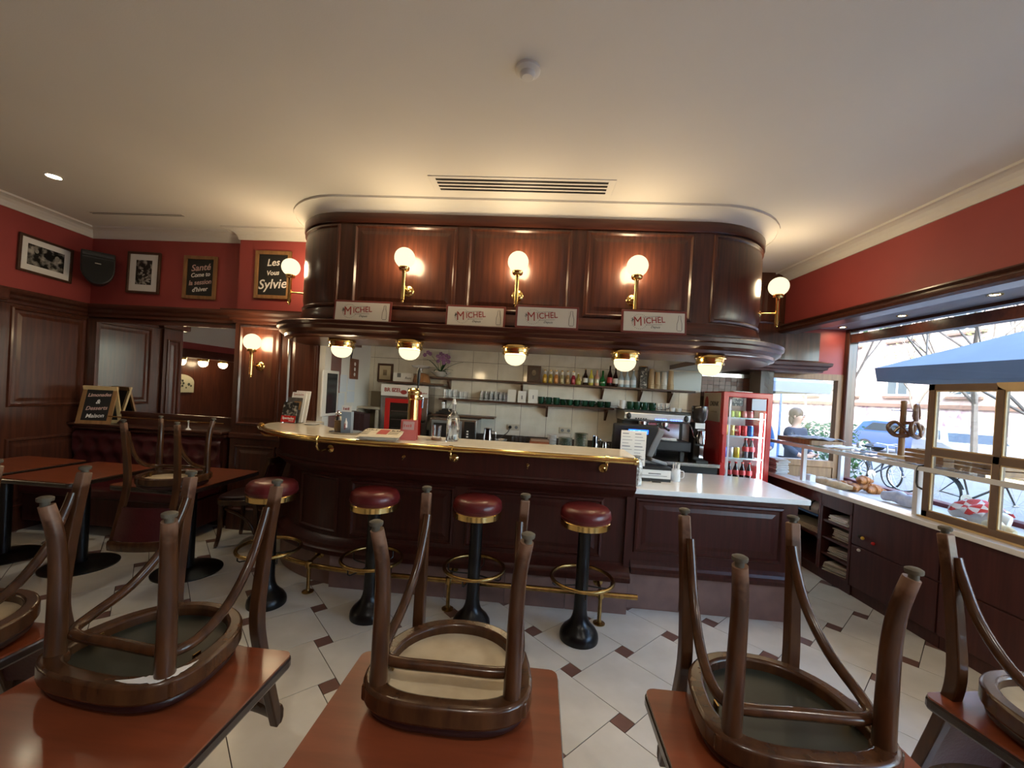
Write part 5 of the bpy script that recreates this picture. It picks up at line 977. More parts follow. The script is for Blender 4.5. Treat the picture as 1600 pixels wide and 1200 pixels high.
M().bb(0, .10, a, b_, .70, .805).obj('top_band', CABM, t); M().bb(.02, .80, a, b_, .0, .09).obj('toe_kick', CABM, t); M().bb(.55, .58, a, b_, .09, .70).obj('rear_board', CABM, t); M().bb(0, .57, a, a+.02, .09, .70).obj('side', CABM, t); M().bb(0, .57, b_-.02, b_, .09, .70).obj('side', CABM, t); M().bb(0.02, .55, a+.02, b_-.02, .36, .38).obj('shelf_board', CABM, t); M().bb(0, .55, a+.02, b_-.02, .09, .105).obj('shelf_board', CABM, t)
t, a, b_ = cab('plum cabinet with four cubby shelves of newspapers', 3.53, 3.885)
M().bb(0, .10, a, b_, .68, .805).obj('top_band', CABM, t); M().bb(.02, .80, a, b_, .0, .09).obj('toe_kick', CABM, t); M().bb(.40, .42, a, b_, .09, .70).obj('rear_board', CABM, t); M().bb(0, .40, a, a+.022, .09, .70).obj('side', CABM, t); M().bb(0, .40, b_-.022, b_, .09, .70).obj('side', CABM, t)
for z in (.09, .235, .385, .54): M().bb(0.01, .40, a+.022, b_-.022, z, z+.018).obj('shelf_board', CABM, t)
t, a, b_ = cab('plum drawer cabinet with small yellow, red and white knobs', 2.80, 3.525)
M().bb(0.012, .80, a, b_, .09, .744).bb(.012, .10, a, b_, .744, .805).obj('body', CABM, t); M().bb(.03, .80, a, b_, 0, .09).obj('toe_kick', CABM, t)
dr = M().bb(0, .014, a+.005, b_-.005, .455, .80).obj('drawer', CABM, t, bevel=.003); do = M().bb(0, .014, a+.005, b_-.005, .10, .445).obj('door', CABM, t, bevel=.003)
for y, z, m_, p_ in ((3.40, .535, mat('yellow_knob', (.60, .42, .06), .4), dr), (3.43, .54, INK, dr), (3.30, .527, REDG, dr), (3.43, .425, CERAM, do)): M().ball((-.012, y-3.1625, z), .014, 12, 8).obj('knob', m_, p_, smooth=True)
for k, (y0, y1) in enumerate(((2.05, 2.795), (1.2, 2.045), (.2, 1.195), (-1., .195), (-3.1, -1.005))):
    t, a, b_ = cab('plain plum cabinet under the glazed partition, ' + ('next to the drawer cabinet', 'second from the drawer cabinet', 'third from the drawer cabinet', 'fourth from the drawer cabinet', 'nearest the rear wall')[k], y0, y1)
    M().bb(0.012, .80, a, b_, .09, .744).bb(.012, .10, a, b_, .744, .805).obj('body', CABM, t); M().bb(.03, .80, a, b_, 0, .09).obj('toe_kick', CABM, t); M().bb(0, .014, a+.005, b_-.005, .455, .80).obj('drawer', CABM, t, bevel=.003); M().bb(0, .014, a+.005, b_-.005, .10, .445).obj('door', CABM, t, bevel=.003)
tag(M().cyl((0, -.30, 0), (0, .30, 0), .075, n=20).obj('paper_roll', mat('grey_white_roll', (.42, .41, .40), .5, noise=.1, nscale=9), loc=(3.06, 4.28, .60), smooth=True), 'big pale roll of wrapping paper in the open cabinet', 'paper roll')
rh = thing('roll_holder', 'black hooks and blue striped bar holding the paper roll', 'holder', (3.06, 4.28, .60))
for y in (-.20, .12): M().tube([(-.082*math.cos(q), y, .082*math.sin(q)) for q in [x*.25 for x in range(-1, 8)]], .007, 6).obj('hook', BLACK, rh)
M().box((-.07, 0, -.05), (.012, .60, .02)).obj('striped_bar', BLUEC, rh)
NP = 'newspapers in the window cabinet'
for k, (x, y, z, n_) in enumerate(((3.06, 3.70, .5585, 4), (3.10, 3.69, .4035, 7), (3.08, 3.71, .2535, 5), (3.04, 3.71, .1085, 6))):
    t = thing('newspaper_pile', ('few white leaflets', 'thick pile of old newspapers', 'loose pile of old newspapers', 'lowest pile of crumpled newspapers')[k] + ' in the cubby shelves, ' + ('top', 'second', 'third', 'bottom')[k] + ' shelf', 'newspapers', (x, y, z), .1*k, NP)
    for q in range(n_): M().box((.01*math.sin(q*2.), .006*math.cos(q*3), .008+.0135*q), (.20, .22-.01*(q % 3), .012), .06*math.sin(q*1.7)).obj('folded_paper', WHITE if k == 0 else NEWSP, t, bevel=.003, key=f'np{k}{q}')
t = thing('newspaper_pile', 'flat brown paper bags on the open cabinet shelf', 'newspapers', (3.12, 4.2, .3805), 0, NP)
for q in range(4): M().box((.01*q, .02*q, .006+.009*q), (.26, .46, .008), .05*q).obj('folded_paper', NEWSP, t)
# ---- glass shelf in the display
gs = thing('display_shelf', 'long glass shelf on white posts in the shop window', 'shelf', (0, 0, 0))
M().bb(2.99, 3.46, 2.2, 4.80, 1.188, 1.200).obj('glass_board', PANE, gs); M().bb(2.975, 2.995, 2.2, 4.80, 1.172, 1.206).obj('front_edge', CERAM, gs); M().bb(3.455, 3.475, 2.2, 4.80, 1.172, 1.206).obj('rear_edge', STEEL, gs)
for y in (4.24, 3.045): M().bb(2.985, 3.02, y-.018, y+.018, .842, 1.172).obj('post', CERAM, gs)
for y in (4.33, 2.55, 2.22): M().bb(3.44, 3.475, y-.018, y+.018, .775, 1.172).obj('post', CERAM, gs)
M().bb(3.44, 3.452, 2.2, 3.0, 1.135, 1.170).obj('light_strip', mat('lit_warm_strip', (1., .82, .48), .3, emit=2.), gs)
# ---- glazed partition standing on the worktop
sa = thing('glazed_partition', 'brown wooden four-pane glazed partition standing on the white worktop', 'partition', (3.0, 2.99, .843))
def bar_(y0, y1, z0, z1, nm='rail'): return M().bb(-.02, .02, y0, y1, z0, z1).obj(nm, TAUPE, sa, bevel=.003)
bar_(-.045, 0, 0, .96, 'stile'); bar_(-.46, -.42, .055, .96, 'stile'); bar_(-.90, -.86, 0, .96, 'stile'); bar_(-.90, 0, .915, .96); bar_(-.86, -.045, .455, .505); bar_(-.90, 0, 0, .055)
for y0, y1 in ((-.42, -.045), (-.86, -.46)):
    for z0, z1 in ((.055, .455), (.505, .915)):
        M().bb(-.002, .002, y0, y1, z0, z1).obj('pane', PANE, sa); o = [(y0, z0), (y1, z0), (y1, z1), (y0, z1)]; i = [(y0+.008, z0+.008), (y1-.008, z0+.008), (y1-.008, z1-.008), (y0+.008, z1-.008)]
        b = M().ring(o, i, -.014, -.004); b.v = [(z, x, y) for x, y, z in b.v]; b.obj('glazing_bead', PINE, sa)
M().tube([(-.02, .0, .37), (-.02, .035, .36), (-.02, .045, .34), (-.02, .045, .24), (-.02, .035, .21), (-.02, .0, .20)], .007, 6).obj('handle', BLACK, sa)
b = M().prism([(.10*math.cos(math.radians(a)), .055*math.sin(math.radians(a))) for a in range(180, 361, 12)], 0, .014); b.v = [(-.022-z, x, y) for x, y, z in b.v]; b.obj('half_round_plate', PINE, sa, loc=(0, -.53, .962))
M().bb(-.03, .03, -3.0, .02, -.0, .012).obj('track', PINE, sa)
# ---- pretzel stand
ps = thing('pretzel_stand', 'wooden stand with upright pole on a board on the glass shelf', 'stand', (3.28, 3.46, 1.2065))
M().box((0, .02, .012), (.15, .30, .024)).obj('board', PINE, ps, bevel=.004); M().lathe([(.022, .02), (.020, .46), (.023, .47), (.018, .485), (.002, .488)], 14, c=(0, .03, 0)).obj('pole', OAK, ps, smooth=True); M().cyl((-.10, .03, .26), (.10, .03, .26), .005, n=6).obj('peg', STEEL, ps); M().cyl((-.10, .03, .40), (.10, .03, .40), .005, n=6).obj('peg', STEEL, ps)
def pretzel(label, loc, rot, s=1.):
    p = [(0, -.055, .0), (.045, -.045, 0), (.075, 0, 0), (.06, .045, 0), (.025, .05, .004), (-.005, .015, .012), (-.045, -.03, .012), (-.052, -.045, .004)]
    q = [(-x, y, z) for x, y, z in p]
    path = bez([(.05, -.048, .016), (.02, .0, .016), (-.028, .05, .008), (-.066, .040, 0), (-.078, -.002, 0), (-.045, -.05, 0), (0, -.058, 0), (.045, -.05, 0), (.078, -.002, 0), (.066, .040, 0), (.028, .05, -.004), (-.02, .0, -.010), (-.05, -.048, -.012)], 5)
    n = len(path); rr_ = [.010+.009*math.sin(PI*i/(n-1))**1.5 for i in range(n)]
    o = M().tube([v*s for v in path], [r*s for r in rr_], 8).obj('pretzel', PRETZ, loc=loc, rot=rot, smooth=True); return tag(o, label, 'pretzel', 'pretzels on the stand')
pretzel('large pretzel threaded on the pole at the front', (3.255, 3.475, 1.455), (PI/2, 0, -.75)); pretzel('pretzel hanging behind the front pretzel, to the right', (3.33, 3.42, 1.455), (PI/2, .3, .35)); pretzel('pretzel on the upper peg seen nearly edge-on', (3.32, 3.42, 1.60), (PI/2, .2, .75))
# trays, boxes and papers on the glass shelf
ty = thing('wooden_tray', 'wooden tray covered with open newspaper on the glass shelf', 'tray', (3.22, 4.50, 1.2065))
M().bb(-.16, .16, -.26, .26, 0, .012).obj('base', OAK, ty)
for x in (-.16, .16): M().bb(x-.008, x+.008, -.26, .26, 0, .05).obj('side', OAK, ty)
for y in (-.26, .26): M().bb(-.16, .16, y-.008, y+.008, 0, .05).obj('side', OAK, ty)
def wavy(label, name, loc, w, d, amp, m_, rz):
    b = M(); n = 12; V = [(-w/2+w*i/n, -d/2+d*j/n, amp*(1+math.sin(i*.9+j*.5)*math.cos(j*.7))) for j in range(n+1) for i in range(n+1)]; b._add(V, [(j*(n+1)+i, j*(n+1)+i+1, (j+1)*(n+1)+i+1, (j+1)*(n+1)+i) for j in range(n) for i in range(n)])
    return tag(b.obj(name, m_, loc=loc, rot=(0, 0, rz), smooth=2, solid=.003), label, 'paper')
wavy('open grey newspaper sheet lying over the wooden tray', 'newspaper_sheet', (3.20, 4.40, 1.262), .34, .42, .012, mat('grey_newsprint', (.33, .34, .37), .8, noise=.3, nscale=12), .2); wavy('white crumpled sheet beside the wooden tray', 'paper_sheet', (3.22, 4.03, 1.209), .26, .28, .012, WHITE, .5); wavy('dark folded sheet lying on the glass shelf', 'paper_sheet', (3.25, 3.78, 1.209), .20, .16, .004, CANVAS, .3)
def crate(label, loc, w, d, h, rz):
    t = thing('wooden_crate', label, 'crate', loc, rz); M().bb(-w/2, w/2, -d/2, d/2, 0, .01).obj('base', OAK, t)
    for k in range(3):
        z = .012+k*h/3
        for y in (-d/2, d/2): M().bb(-w/2, w/2, y-.005, y+.005, z, z+h/3-.008).obj('slat', OAK, t)
        for x in (-w/2, w/2): M().bb(x-.005, x+.005, -d/2, d/2, z, z+h/3-.008).obj('slat', OAK, t)
crate('small slatted wooden crate beside the pretzel stand', (3.24, 3.16, 1.2065), .22, .26, .10, .1); crate('second slatted crate seen through the partition', (3.26, 2.80, 1.2065), .22, .28, .09, 0)
# pastries on the display floor
DF = .7755
def roll(label, x, y, L, r, rz, m_, name='bread_roll', cat='bread'):
    b = M(); n = 14; pts = [(L*(i/n-.5), .02*math.sin(PI*i/n), 0) for i in range(n+1)]; b.tube(pts, [r*(.25+.75*math.sin(PI*(.06+.88*i/n))) * (1+.07*math.sin(i*2.4)) for i in range(n+1)], 10); return tag(b.obj(name, m_, loc=(x, y, DF+r*.97), rot=(0, 0, rz), smooth=True), label, cat, 'pastries in the display')
CR = (('nearest golden croissant by the plum rail', 3.60, 4.02, 0), ('golden croissant next to the nearest one', 3.50, 4.10, .6), ('golden croissant at the back of the heap', 3.66, 4.17, -.4), ('golden croissant at the left of the heap', 3.56, 4.24, .9), ('golden croissant beside the pale loaves', 3.45, 4.21, .2))
for lab, x, y, rz in CR:
    b = M(); n = 16; P_ = [(.085*math.cos(PI*(.08+.84*i/n)), .065*math.sin(PI*(.08+.84*i/n)), 0) for i in range(n+1)]; b.tube(P_, [.010+.034*math.sin(PI*i/n)*(1+.14*math.sin(i*2.6)) for i in range(n+1)], 10); tag(b.obj('croissant', CRUST, loc=(x, y, DF+.036), rot=(0, 0, rz), smooth=True), lab, 'pastry', 'pastries in the display')
o = M(); n = 16; P_ = [(.085*math.cos(PI*(.08+.84*i/n)), .065*math.sin(PI*(.08+.84*i/n)), 0) for i in range(n+1)]; o.tube(P_, [.010+.036*math.sin(PI*i/n)*(1+.14*math.sin(i*2.6)) for i in range(n+1)], 10); tag(o.obj('croissant', CRUST, loc=(3.585, 4.12, DF+.105), rot=(.1, 0, .3), smooth=True), 'golden croissant lying on top of the heap', 'pastry', 'pastries in the display')
roll('pale loaf lying behind the white worktop, nearest', 3.36, 4.22, .26, .042, 1.9, CRUSTP); roll('pale loaf lying behind the white worktop, middle', 3.34, 4.36, .26, .042, 1.8, CRUSTP); roll('pale loaf lying behind the white worktop, farthest', 3.40, 4.46, .26, .040, 1.7, CRUSTP)
tr_ = thing('copper_tray', 'shallow coppery tray at the far end of the display floor', 'tray', (3.45, 4.62, DF), -.05); M().bb(-.30, .30, -.14, .12, 0, .006).obj('base', mat('copper_tray', (.45, .17, .09), .35, .3, noise=.4, nscale=25), tr_); M().ring([(-.30, -.14), (.30, -.14), (.30, .12), (-.30, .12)], [(-.29, -.13), (.29, -.13), (.29, .11), (-.29, .11)], 0, .025).obj('rim', STEEL, tr_)
def bundle(label, x, y, L, r, rz, m_, cat):
    b = M(); n = 12; b.tube([(L*(i/n-.5), .012*math.sin(i*1.3), .008*math.sin(i*.9)) for i in range(n+1)], [r*(.55+.45*math.sin(PI*(.1+.8*i/n)))*(1+.08*math.sin(i*1.7)) for i in range(n+1)], 12, flat=.8); return tag(b.obj('cloth_bundle', m_, loc=(x, y, DF+r*.97), rot=(0, 0, rz), smooth=True), label, cat)
WLIN = mat('white_linen', (.62, .61, .60), .85, noise=.12, nscale=20)
bundle('white paper-wrapped bundle with grey print in the display', 3.46, 3.60, .36, .058, 1.75, mat('printed_white_paper', (.60, .59, .60), .7, col2=(.40, .41, .48), nscale=22, noise=.2), 'bundle'); bundle('white linen bundle under the checked cloth', 3.56, 3.12, .36, .070, 1.6, WLIN, 'cloth'); bundle('pale crumpled paper near the partition foot', 3.40, 2.86, .26, .045, 1.2, mat('butter_paper', (.62, .52, .33), .8), 'paper')
cm = bpy.data.materials.new('red_white_check'); cm.use_nodes = True; _N = cm.node_tree.nodes; _c = _N.new('ShaderNodeTexChecker'); _c.inputs['Scale'].default_value = 18; _c.inputs['Color1'].default_value = (.50, .03, .03, 1); _c.inputs['Color2'].default_value = (.66, .62, .60, 1); _t = _N.new('ShaderNodeTexCoord'); cm.node_tree.links.new(_t.outputs['Object'], _c.inputs['Vector']); cm.node_tree.links.new(_c.outputs[0], _N['Principled BSDF'].inputs['Base Color'])
b = M(); n = 14; V = []
for j in range(n+1):
    for i in range(n+1):
        x = -.14+.28*i/n; y = -.11+.22*j/n; V.append((x, y, .135*math.exp(-(x*x)/.02)*(.75+.25*math.cos(y*9))+.015*math.sin(i*1.1+j*.8)+.018))
b._add(V, [(j*(n+1)+i, j*(n+1)+i+1, (j+1)*(n+1)+i+1, (j+1)*(n+1)+i) for j in range(n) for i in range(n)]); tag(b.obj('checked_cloth', cm, loc=(3.58, 3.14, DF+.02), rot=(0, 0, .1), smooth=2, solid=.003), 'red and white checked cloth draped over the linen bundle', 'cloth')
pb = thing('paper_bag_stack', 'stack of white paper bags beside the drinks cooler', 'paper bags', (3.0, 4.66, .843))
for k in range(9): M().box((.008*math.sin(k*2.), .01*math.cos(k*1.4), .009+.018*k), (.14, .20, .015), .08*math.sin(k*3.)).obj('bag', WLIN, pb, bevel=.005, key=f'pbag{k}')
tag(M().bb(-.03, .03, -.04, .04, 0, .12).obj('small_white_box', WHITE, loc=(3.12, 4.30, .7755), bevel=.004), 'small white box on the display floor near the shelf post', 'box')
# ================================================================== OUTSIDE
GZ = -.15
wstruct('ground_pavement', M().bb(2.6, 13.0, -30, 60, GZ-.3, GZ), PAVE); wstruct('ground_road', M().bb(13.0, 20.0, -30, 60, GZ-.3, GZ-.10), ASPH); wstruct('ground_far_pavement', M().bb(20.0, 24.0, -30, 60, GZ-.3, GZ), PAVE)
wstruct('ground_far', M().bb(2.6, 70, 60, 80, GZ-.3, GZ), PAVE)
STONE = mat('pale_pink_stone', (.40, .31, .28), .8, noise=.15, nscale=1.5); STONE2 = mat('cream_render', (.42, .385, .33), .8, noise=.1, nscale=1.0); GRAF = mat('scribbled_base', (.50, .44, .42), .8, col2=(.20, .13, .17), nscale=2.2, noise=.5); BRN = mat('brown_ledge', (.16, .10, .075), .7); WINW = mat('white_joinery', (.62, .63, .62), .5); WING = mat('dark_window_glass', (.07, .09, .10), .12)
def house(label, x, y0, y1, h, m_, cols, rows, base=True):
    t = thing('street_building', label, 'building', (x, (y0+y1)/2, GZ)); c = (y0+y1)/2
    M().bb(0, 8, y0-c, y1-c, 0, h).obj('wall', m_, t)
    if base: M().bb(-.05, 0, y0-c, y1-c, 0, 2.2).obj('painted_base', GRAF, t); M().bb(-.15, 0, y0-c, y1-c, 2.2, 2.42).obj('ledge', BRN, t)
    M().bb(-.35, .4, y0-c, y1-c, h, h+.4).obj('roof_cornice', BRN, t)
    for z in rows:
        for y in cols:
            w = M().bb(-.06, .02, y-c-.78, y-c+.78, z, z+2.1).obj('window', WINW, t, key=None); 
            for s in (-1, 1): M().bb(-.075, -.06, y-c+s*.36-.29, y-c+s*.36+.29, z+.12, z+1.4).obj('pane', WING, w); M().bb(-.075, -.06, y-c+s*.36-.29, y-c+s*.36+.29, z+1.5, z+2.0).obj('pane', WING, w)
            M().bb(-.14, .0, y-c-.95, y-c+.95, z-.14, z).obj('window_ledge', BRN, t)
    return t
house('pale pink stone house with white windows across the street', 24, 16, 38, 13, STONE, (18.5, 22.2, 26, 29.8, 33.5), (2.9, 6.4, 9.8)); house('cream rendered house further along the street', 24.3, 38, 62, 15, STONE2, (41, 45, 49, 53), (2.9, 6.4, 9.8)); house('cream house opposite the near end of the shop', 24.2, -6, 15.6, 14, STONE2, (0, 4, 8, 12), (2.9, 6.4, 9.8))
house('pale building closing the view behind the street', 9.8, 34, 60, 12, STONE2, (36, 40, 44, 48), (2.9, 6.4), True)
t = thing('street_building', 'pale cross-street facade seen through the small return window', 'building', (2, 30, GZ)); M().bb(-12, 7, 0, 6, 0, 12).obj('wall', STONE2, t)
for k in range(5):
    w = M().bb(-9+3.2*k, -7.6+3.2*k, -.06, 0, 3.2, 5.2).obj('window', WINW, t); M().bb(-8.8+3.2*k, -7.8+3.2*k, -.075, -.06, 3.35, 5.05).obj('pane', WING, w)
M().bb(-12, 7, -.12, 0, 2.6, 2.85).obj('ledge', BRN, t)
# ---- bare street trees
def tree(label, x, y, h, seed, leaves, m_leaf, r0=.10):
    rnd = random.Random(seed); t = thing('street_tree', label, 'tree', (x, y, GZ), 0, 'street trees'); tr = M(); lf = M()
    def grow(p, d, L, r, lev):
        q = p; pts = [p]; dd = d.copy()
        for k in range(3): dd = (dd+Vector((rnd.uniform(-.18, .18), rnd.uniform(-.18, .18), rnd.uniform(-.02, .12)))).normalized(); q = q+dd*L/3; pts.append(q)
        tr.tube(pts, [r, r*.9, r*.78, r*.65], 6 if lev < 2 else 4)
        if lev >= 2 and rnd.random() < leaves:
            for _ in range(7):
                c = q+Vector((rnd.uniform(-.35, .35), rnd.uniform(-.35, .35), rnd.uniform(-.3, .3))); s = rnd.uniform(.05, .10); n1 = Vector((rnd.uniform(-1, 1), rnd.uniform(-1, 1), rnd.uniform(-1, 1))).normalized(); n2 = n1.orthogonal().normalized(); lf._add([c-n1*s, c+n2*s*.5, c+n1*s, c-n2*s*.5], [(0, 1, 2, 3)])
        if lev < 4:
            for _ in range(3 if lev else 4): grow(pts[rnd.randint(2, 3)], (dd+Vector((rnd.uniform(-.9, .9), rnd.uniform(-.9, .9), rnd.uniform(-.1, .5)))).normalized(), L*rnd.uniform(.6, .8), r*.58, lev+1)
    grow(Vector((0, 0, 0)), Vector((0, 0, 1)), h*.36, r0, 0); tr.obj('trunk_and_branches', BARK, t, smooth=True, recalc=False)
    if lf.v: lf.obj('foliage', m_leaf, t, kind='stuff', recalc=False)
tree('bare young tree beside the far end of the shop window', 10.6, 13.0, 8.5, 3, .25, LEAF, .07); tree('bare street tree behind the blue car', 21.2, 21.7, 6.6, 5, .35, LEAF); tree('street tree seen through the upper partition pane', 13.4, 12.0, 9, 11, .30, LEAF, .09); tree('tree with some green leaves above the grey parasol', 9.6, 7.4, 7.6, 17, .5, LEAFG, .05); tree('yellowing street tree at the far side', 20.5, 29, 9, 23, .7, LEAF)
# ---- cars
def car(label, loc, rz, m_, L=3.7, hatch=True):
    t = thing('parked_car', label, 'car', loc, rz, 'parked cars'); W_ = .84; k = L/3.7
    prof = [(-1.85, .28), (-1.88, .55), (-1.80, .88), (-1.55, 1.0), (-1.30, 1.42), (-.9, 1.50), (.1, 1.48), (.55, 1.30), (.95, 1.0), (1.55, .88), (1.82, .70), (1.86, .45), (1.80, .26)]
    b = M(); n = len(prof); V = []
    for yy, sc in ((-W_, .93), (-W_*.96, 1.), (W_*.96, 1.), (W_, .93)):
        for x, z in prof: V.append((x*k, yy*(1 if z < 1.02 else .84), z if sc == 1. or z < .9 else z*.985))
    F = [tuple(range(n)), tuple(range(4*n-1, 3*n-1, -1))]
    for r in range(3):
        for i in range(n): F.append((r*n+i, (r+1)*n+i, (r+1)*n+(i+1) % n, r*n+(i+1) % n))
    b._add(V, F); b.obj('body', m_, t, bevel=.03)
    gl = mat('car_glass', (.02, .025, .03), .08, coat=.6)
    for s in (-1, 1): b = M(); b._add([(x*k, s*W_*f, z) for x, z, f in ((-1.22, 1.05, .985), (.62, 1.05, .985), (.30, 1.36, .88), (-.9, 1.40, .87))], [(0, 1, 2, 3) if s < 0 else (3, 2, 1, 0)]); b.obj('side_window', gl, t, solid=.02)
    b = M(); b._add([(.93*k, -.70, 1.03), (.93*k, .70, 1.03), (.57*k, .62, 1.31), (.57*k, -.62, 1.31)], [(0, 1, 2, 3)]); b.obj('windscreen', gl, t, solid=.02)
    for x in (-1.15*k, 1.18*k):
        for s in (-1, 1):
            wh = M().lathe([(.20, -.09), (.29, -.09), (.31, -.06), (.31, .06), (.29, .09), (.20, .09)], 24, ax='y').obj('wheel', RUBBER, t, loc=(x, s*.76, .31), smooth=True, key='cwheel'); M().lathe([(.19, -.095), (.03, -.105), (.002, -.105)], 10, ax='y').obj('hub', STEEL, wh, rot=(0, 0, 0 if s < 0 else PI), key='chub')
    for s in (-1, 1): M().ball((1.70*k, s*.58, .68), .12, 12, 8, (.8, 1.2, .6)).obj('headlamp', CERAM, t, smooth=True); M().ball((-1.80*k, s*.62, .78), .09, 10, 8, (.5, 1, 1.3)).obj('tail_lamp', REDG, t, smooth=True)
    return t
car('blue compact car parked across the street', (17.9, 19.0, GZ-.10), -PI/2+.55, mat('blue_car_paint', (.02, .05, .16), .25, coat=.7), 3.6); car('silver car parked to the right of the blue one', (15.6, 14.3, GZ-.10), -PI/2-.5, mat('silver_car_paint', (.32, .34, .37), .3, .4, coat=.6), 3.8)
# ---- motor scooter
sct = thing('motor_scooter', 'pale motor scooter parked across the street beside the silver car', 'scooter', (20.6, 18.0, GZ), -.9)
PAL = mat('pale_scooter_paint', (.45, .47, .50), .3, coat=.5)
for x in (-.62, .62): M().lathe([(.14, -.05), (.22, -.06), (.24, 0), (.22, .06), (.14, .05)], 22, ax='y').obj('wheel', RUBBER, sct, loc=(x, 0, .24), smooth=True, key='scwh')
M().ball((-.45, 0, .62), .30, 16, 10, (1.5, .6, .75)).obj('rear_body', PAL, sct, smooth=True); M().box((.05, 0, .36), (.6, .26, .08)).obj('footboard', PAL, sct, bevel=.02); M().box((.45, 0, .65), (.08, .36, .62), ry=-.25).obj('front_shield', PAL, sct, bevel=.03); M().ball((-.40, 0, .86), .2, 14, 8, (1.8, .6, .35)).obj('seat', BLACK, sct, smooth=True); M().cyl((.62, 0, .24), (.40, 0, 1.02), .03).obj('fork', STEEL, sct); M().cyl((.40, -.32, 1.02), (.40, .32, 1.02), .018).obj('handlebar', BLACK, sct); M().ball((.50, 0, .95), .10, 12, 8).obj('headlamp', CERAM, sct, smooth=True); M().box((.33, 0, 1.22), (.02, .34, .36), ry=-.3).obj('windscreen', PANE, sct); M().bb(-1.05, -.75, -.17, .17, .75, 1.05).obj('top_case', BLACK, sct, bevel=.04)
# ---- bicycles
def bike(label, loc, rz, m_):
    t = thing('bicycle', label, 'bicycle', loc, rz, 'bicycles outside the window')
    for x in (-.52, .52):
        wh = M().tube([(.325*math.cos(2*PI*k/32), 0, .325*math.sin(2*PI*k/32)) for k in range(32)], .018, 6, closed=True).obj('tyre', RUBBER, t, loc=(x, 0, .345), smooth=True, key='bktyre'); M().tube([(.303*math.cos(2*PI*k/32), 0, .303*math.sin(2*PI*k/32)) for k in range(32)], .009, 5, closed=True).obj('rim', STEEL, wh, key='bkrim')
        s = M()
        for k in range(14): a = 2*PI*k/14; s.cyl((0, .02*(-1)**k, 0), (.303*math.cos(a), 0, .303*math.sin(a)), .0022, n=3)
        s.obj('spokes', STEEL, wh, key='bkspk'); M().cyl((0, -.05, 0), (0, .05, 0), .018, n=8).obj('hub', STEEL, wh, key='bkhub'); M().tube([(.36*math.cos(q), 0, .36*math.sin(q)) for q in [.3+k*.2 for k in range(12)]], .022, 6, flat=.4).obj('mudguard', m_, wh, key='bkmg'+m_.name)
    f = M(); bb = (-.08, 0, .30); hd = (.36, 0, .80); st = (-.20, 0, .78); rx = (-.52, 0, .345)
    f.cyl(bb, (.38, 0, .66), .018, n=8).cyl(bb, (-.24, 0, .90), .015, n=8).cyl((.36, 0, .80), (-.18, 0, .68), .015, n=8).cyl(rx, bb, .010, n=6).cyl(rx, (-.19, 0, .70), .009, n=6).cyl((.39, 0, .62), (.33, 0, .98), .018, n=8).cyl((.39, 0, .64), (.52, 0, .345), .013, n=6); f.obj('frame', m_, t, smooth=True)
    M().ball((-.25, 0, .93), .09, 12, 8, (1.4, .8, .4)).obj('saddle', BLACK, t, smooth=True); M().tube(bez([(.22, -.28, 1.0), (.33, -.20, 1.02), (.36, 0, 1.0), (.33, .20, 1.02), (.22, .28, 1.0)], 4), .012, 6).obj('handlebar', STEEL, t, smooth=True); M().lathe([(.09, -.006), (.09, .006)], 18, c=(-.08, -.05, .30), ax='y').obj('chainring', STEEL, t); M().bb(-.75, -.38, -.06, .06, .70, .715).obj('rear_carrier', BLACK, t); M().cyl((-.08, -.05, .30), (-.02, -.07, .15), .009, n=6).obj('crank', STEEL, t)
    return t
bike('dark bicycle parked outside the far pane, wheel towards us', (8.6, 9.7, GZ), -PI/2+.3, mat('dark_blue_frame', (.03, .05, .10), .3)); bike('grey bicycle leaning beside the dark one', (8.9, 10.1, GZ), -PI/2-.15, mat('grey_frame', (.22, .25, .27), .3, .3)); bike('black city bicycle seen through the lower partition pane', (8.1, 7.2, GZ), -PI/2+.15, mat('black_frame', (.012, .013, .016), .3)); bike('bicycle at the right end, mostly cut by the picture edge', (8.0, 5.2, GZ), -PI/2-.1, MT['black_frame'])
# ---- parasols
def parasol(label, loc, rz, h, w, valance=.20):
    t = thing('parasol', label, 'parasol', loc, rz, 'cafe parasols'); a = w/2; b = M(); e = [(-a, -a), (a, -a), (a, a), (-a, a)]
    b._add([(x, y, h) for x, y in e]+[(0, 0, h+.75)], [(0, 1, 4), (1, 2, 4), (2, 3, 4), (3, 0, 4)]); b.obj('canopy', CANVAS, t, solid=.012)
    b = M(); b._add([(x, y, h) for x, y in e]+[(x*.985, y*.985, h-valance) for x, y in e], [(k, (k+1) % 4, 4+(k+1) % 4, 4+k) for k in range(4)]); b.obj('valance', CANVAS, t, solid=.010)
    M().cyl((0, 0, 0), (0, 0, h+.75), .03, n=12).obj('pole', STEEL, t); M().box((0, 0, .04), (.6, .6, .08)).obj('base', GREYP, t)
    for x, y in e: M().cyl((0, 0, h+.70), (x*.98, y*.98, h-.01), .012, n=6).obj('rib', STEEL, t)
    return t
parasol('big slate-blue parasol right outside the shop window', (7.0, 4.75, GZ), .06, 2.40, 3.1); parasol('slate-blue parasol seen through the small return window', (4.6, 9.7, GZ), .05, 2.25, 3.2)
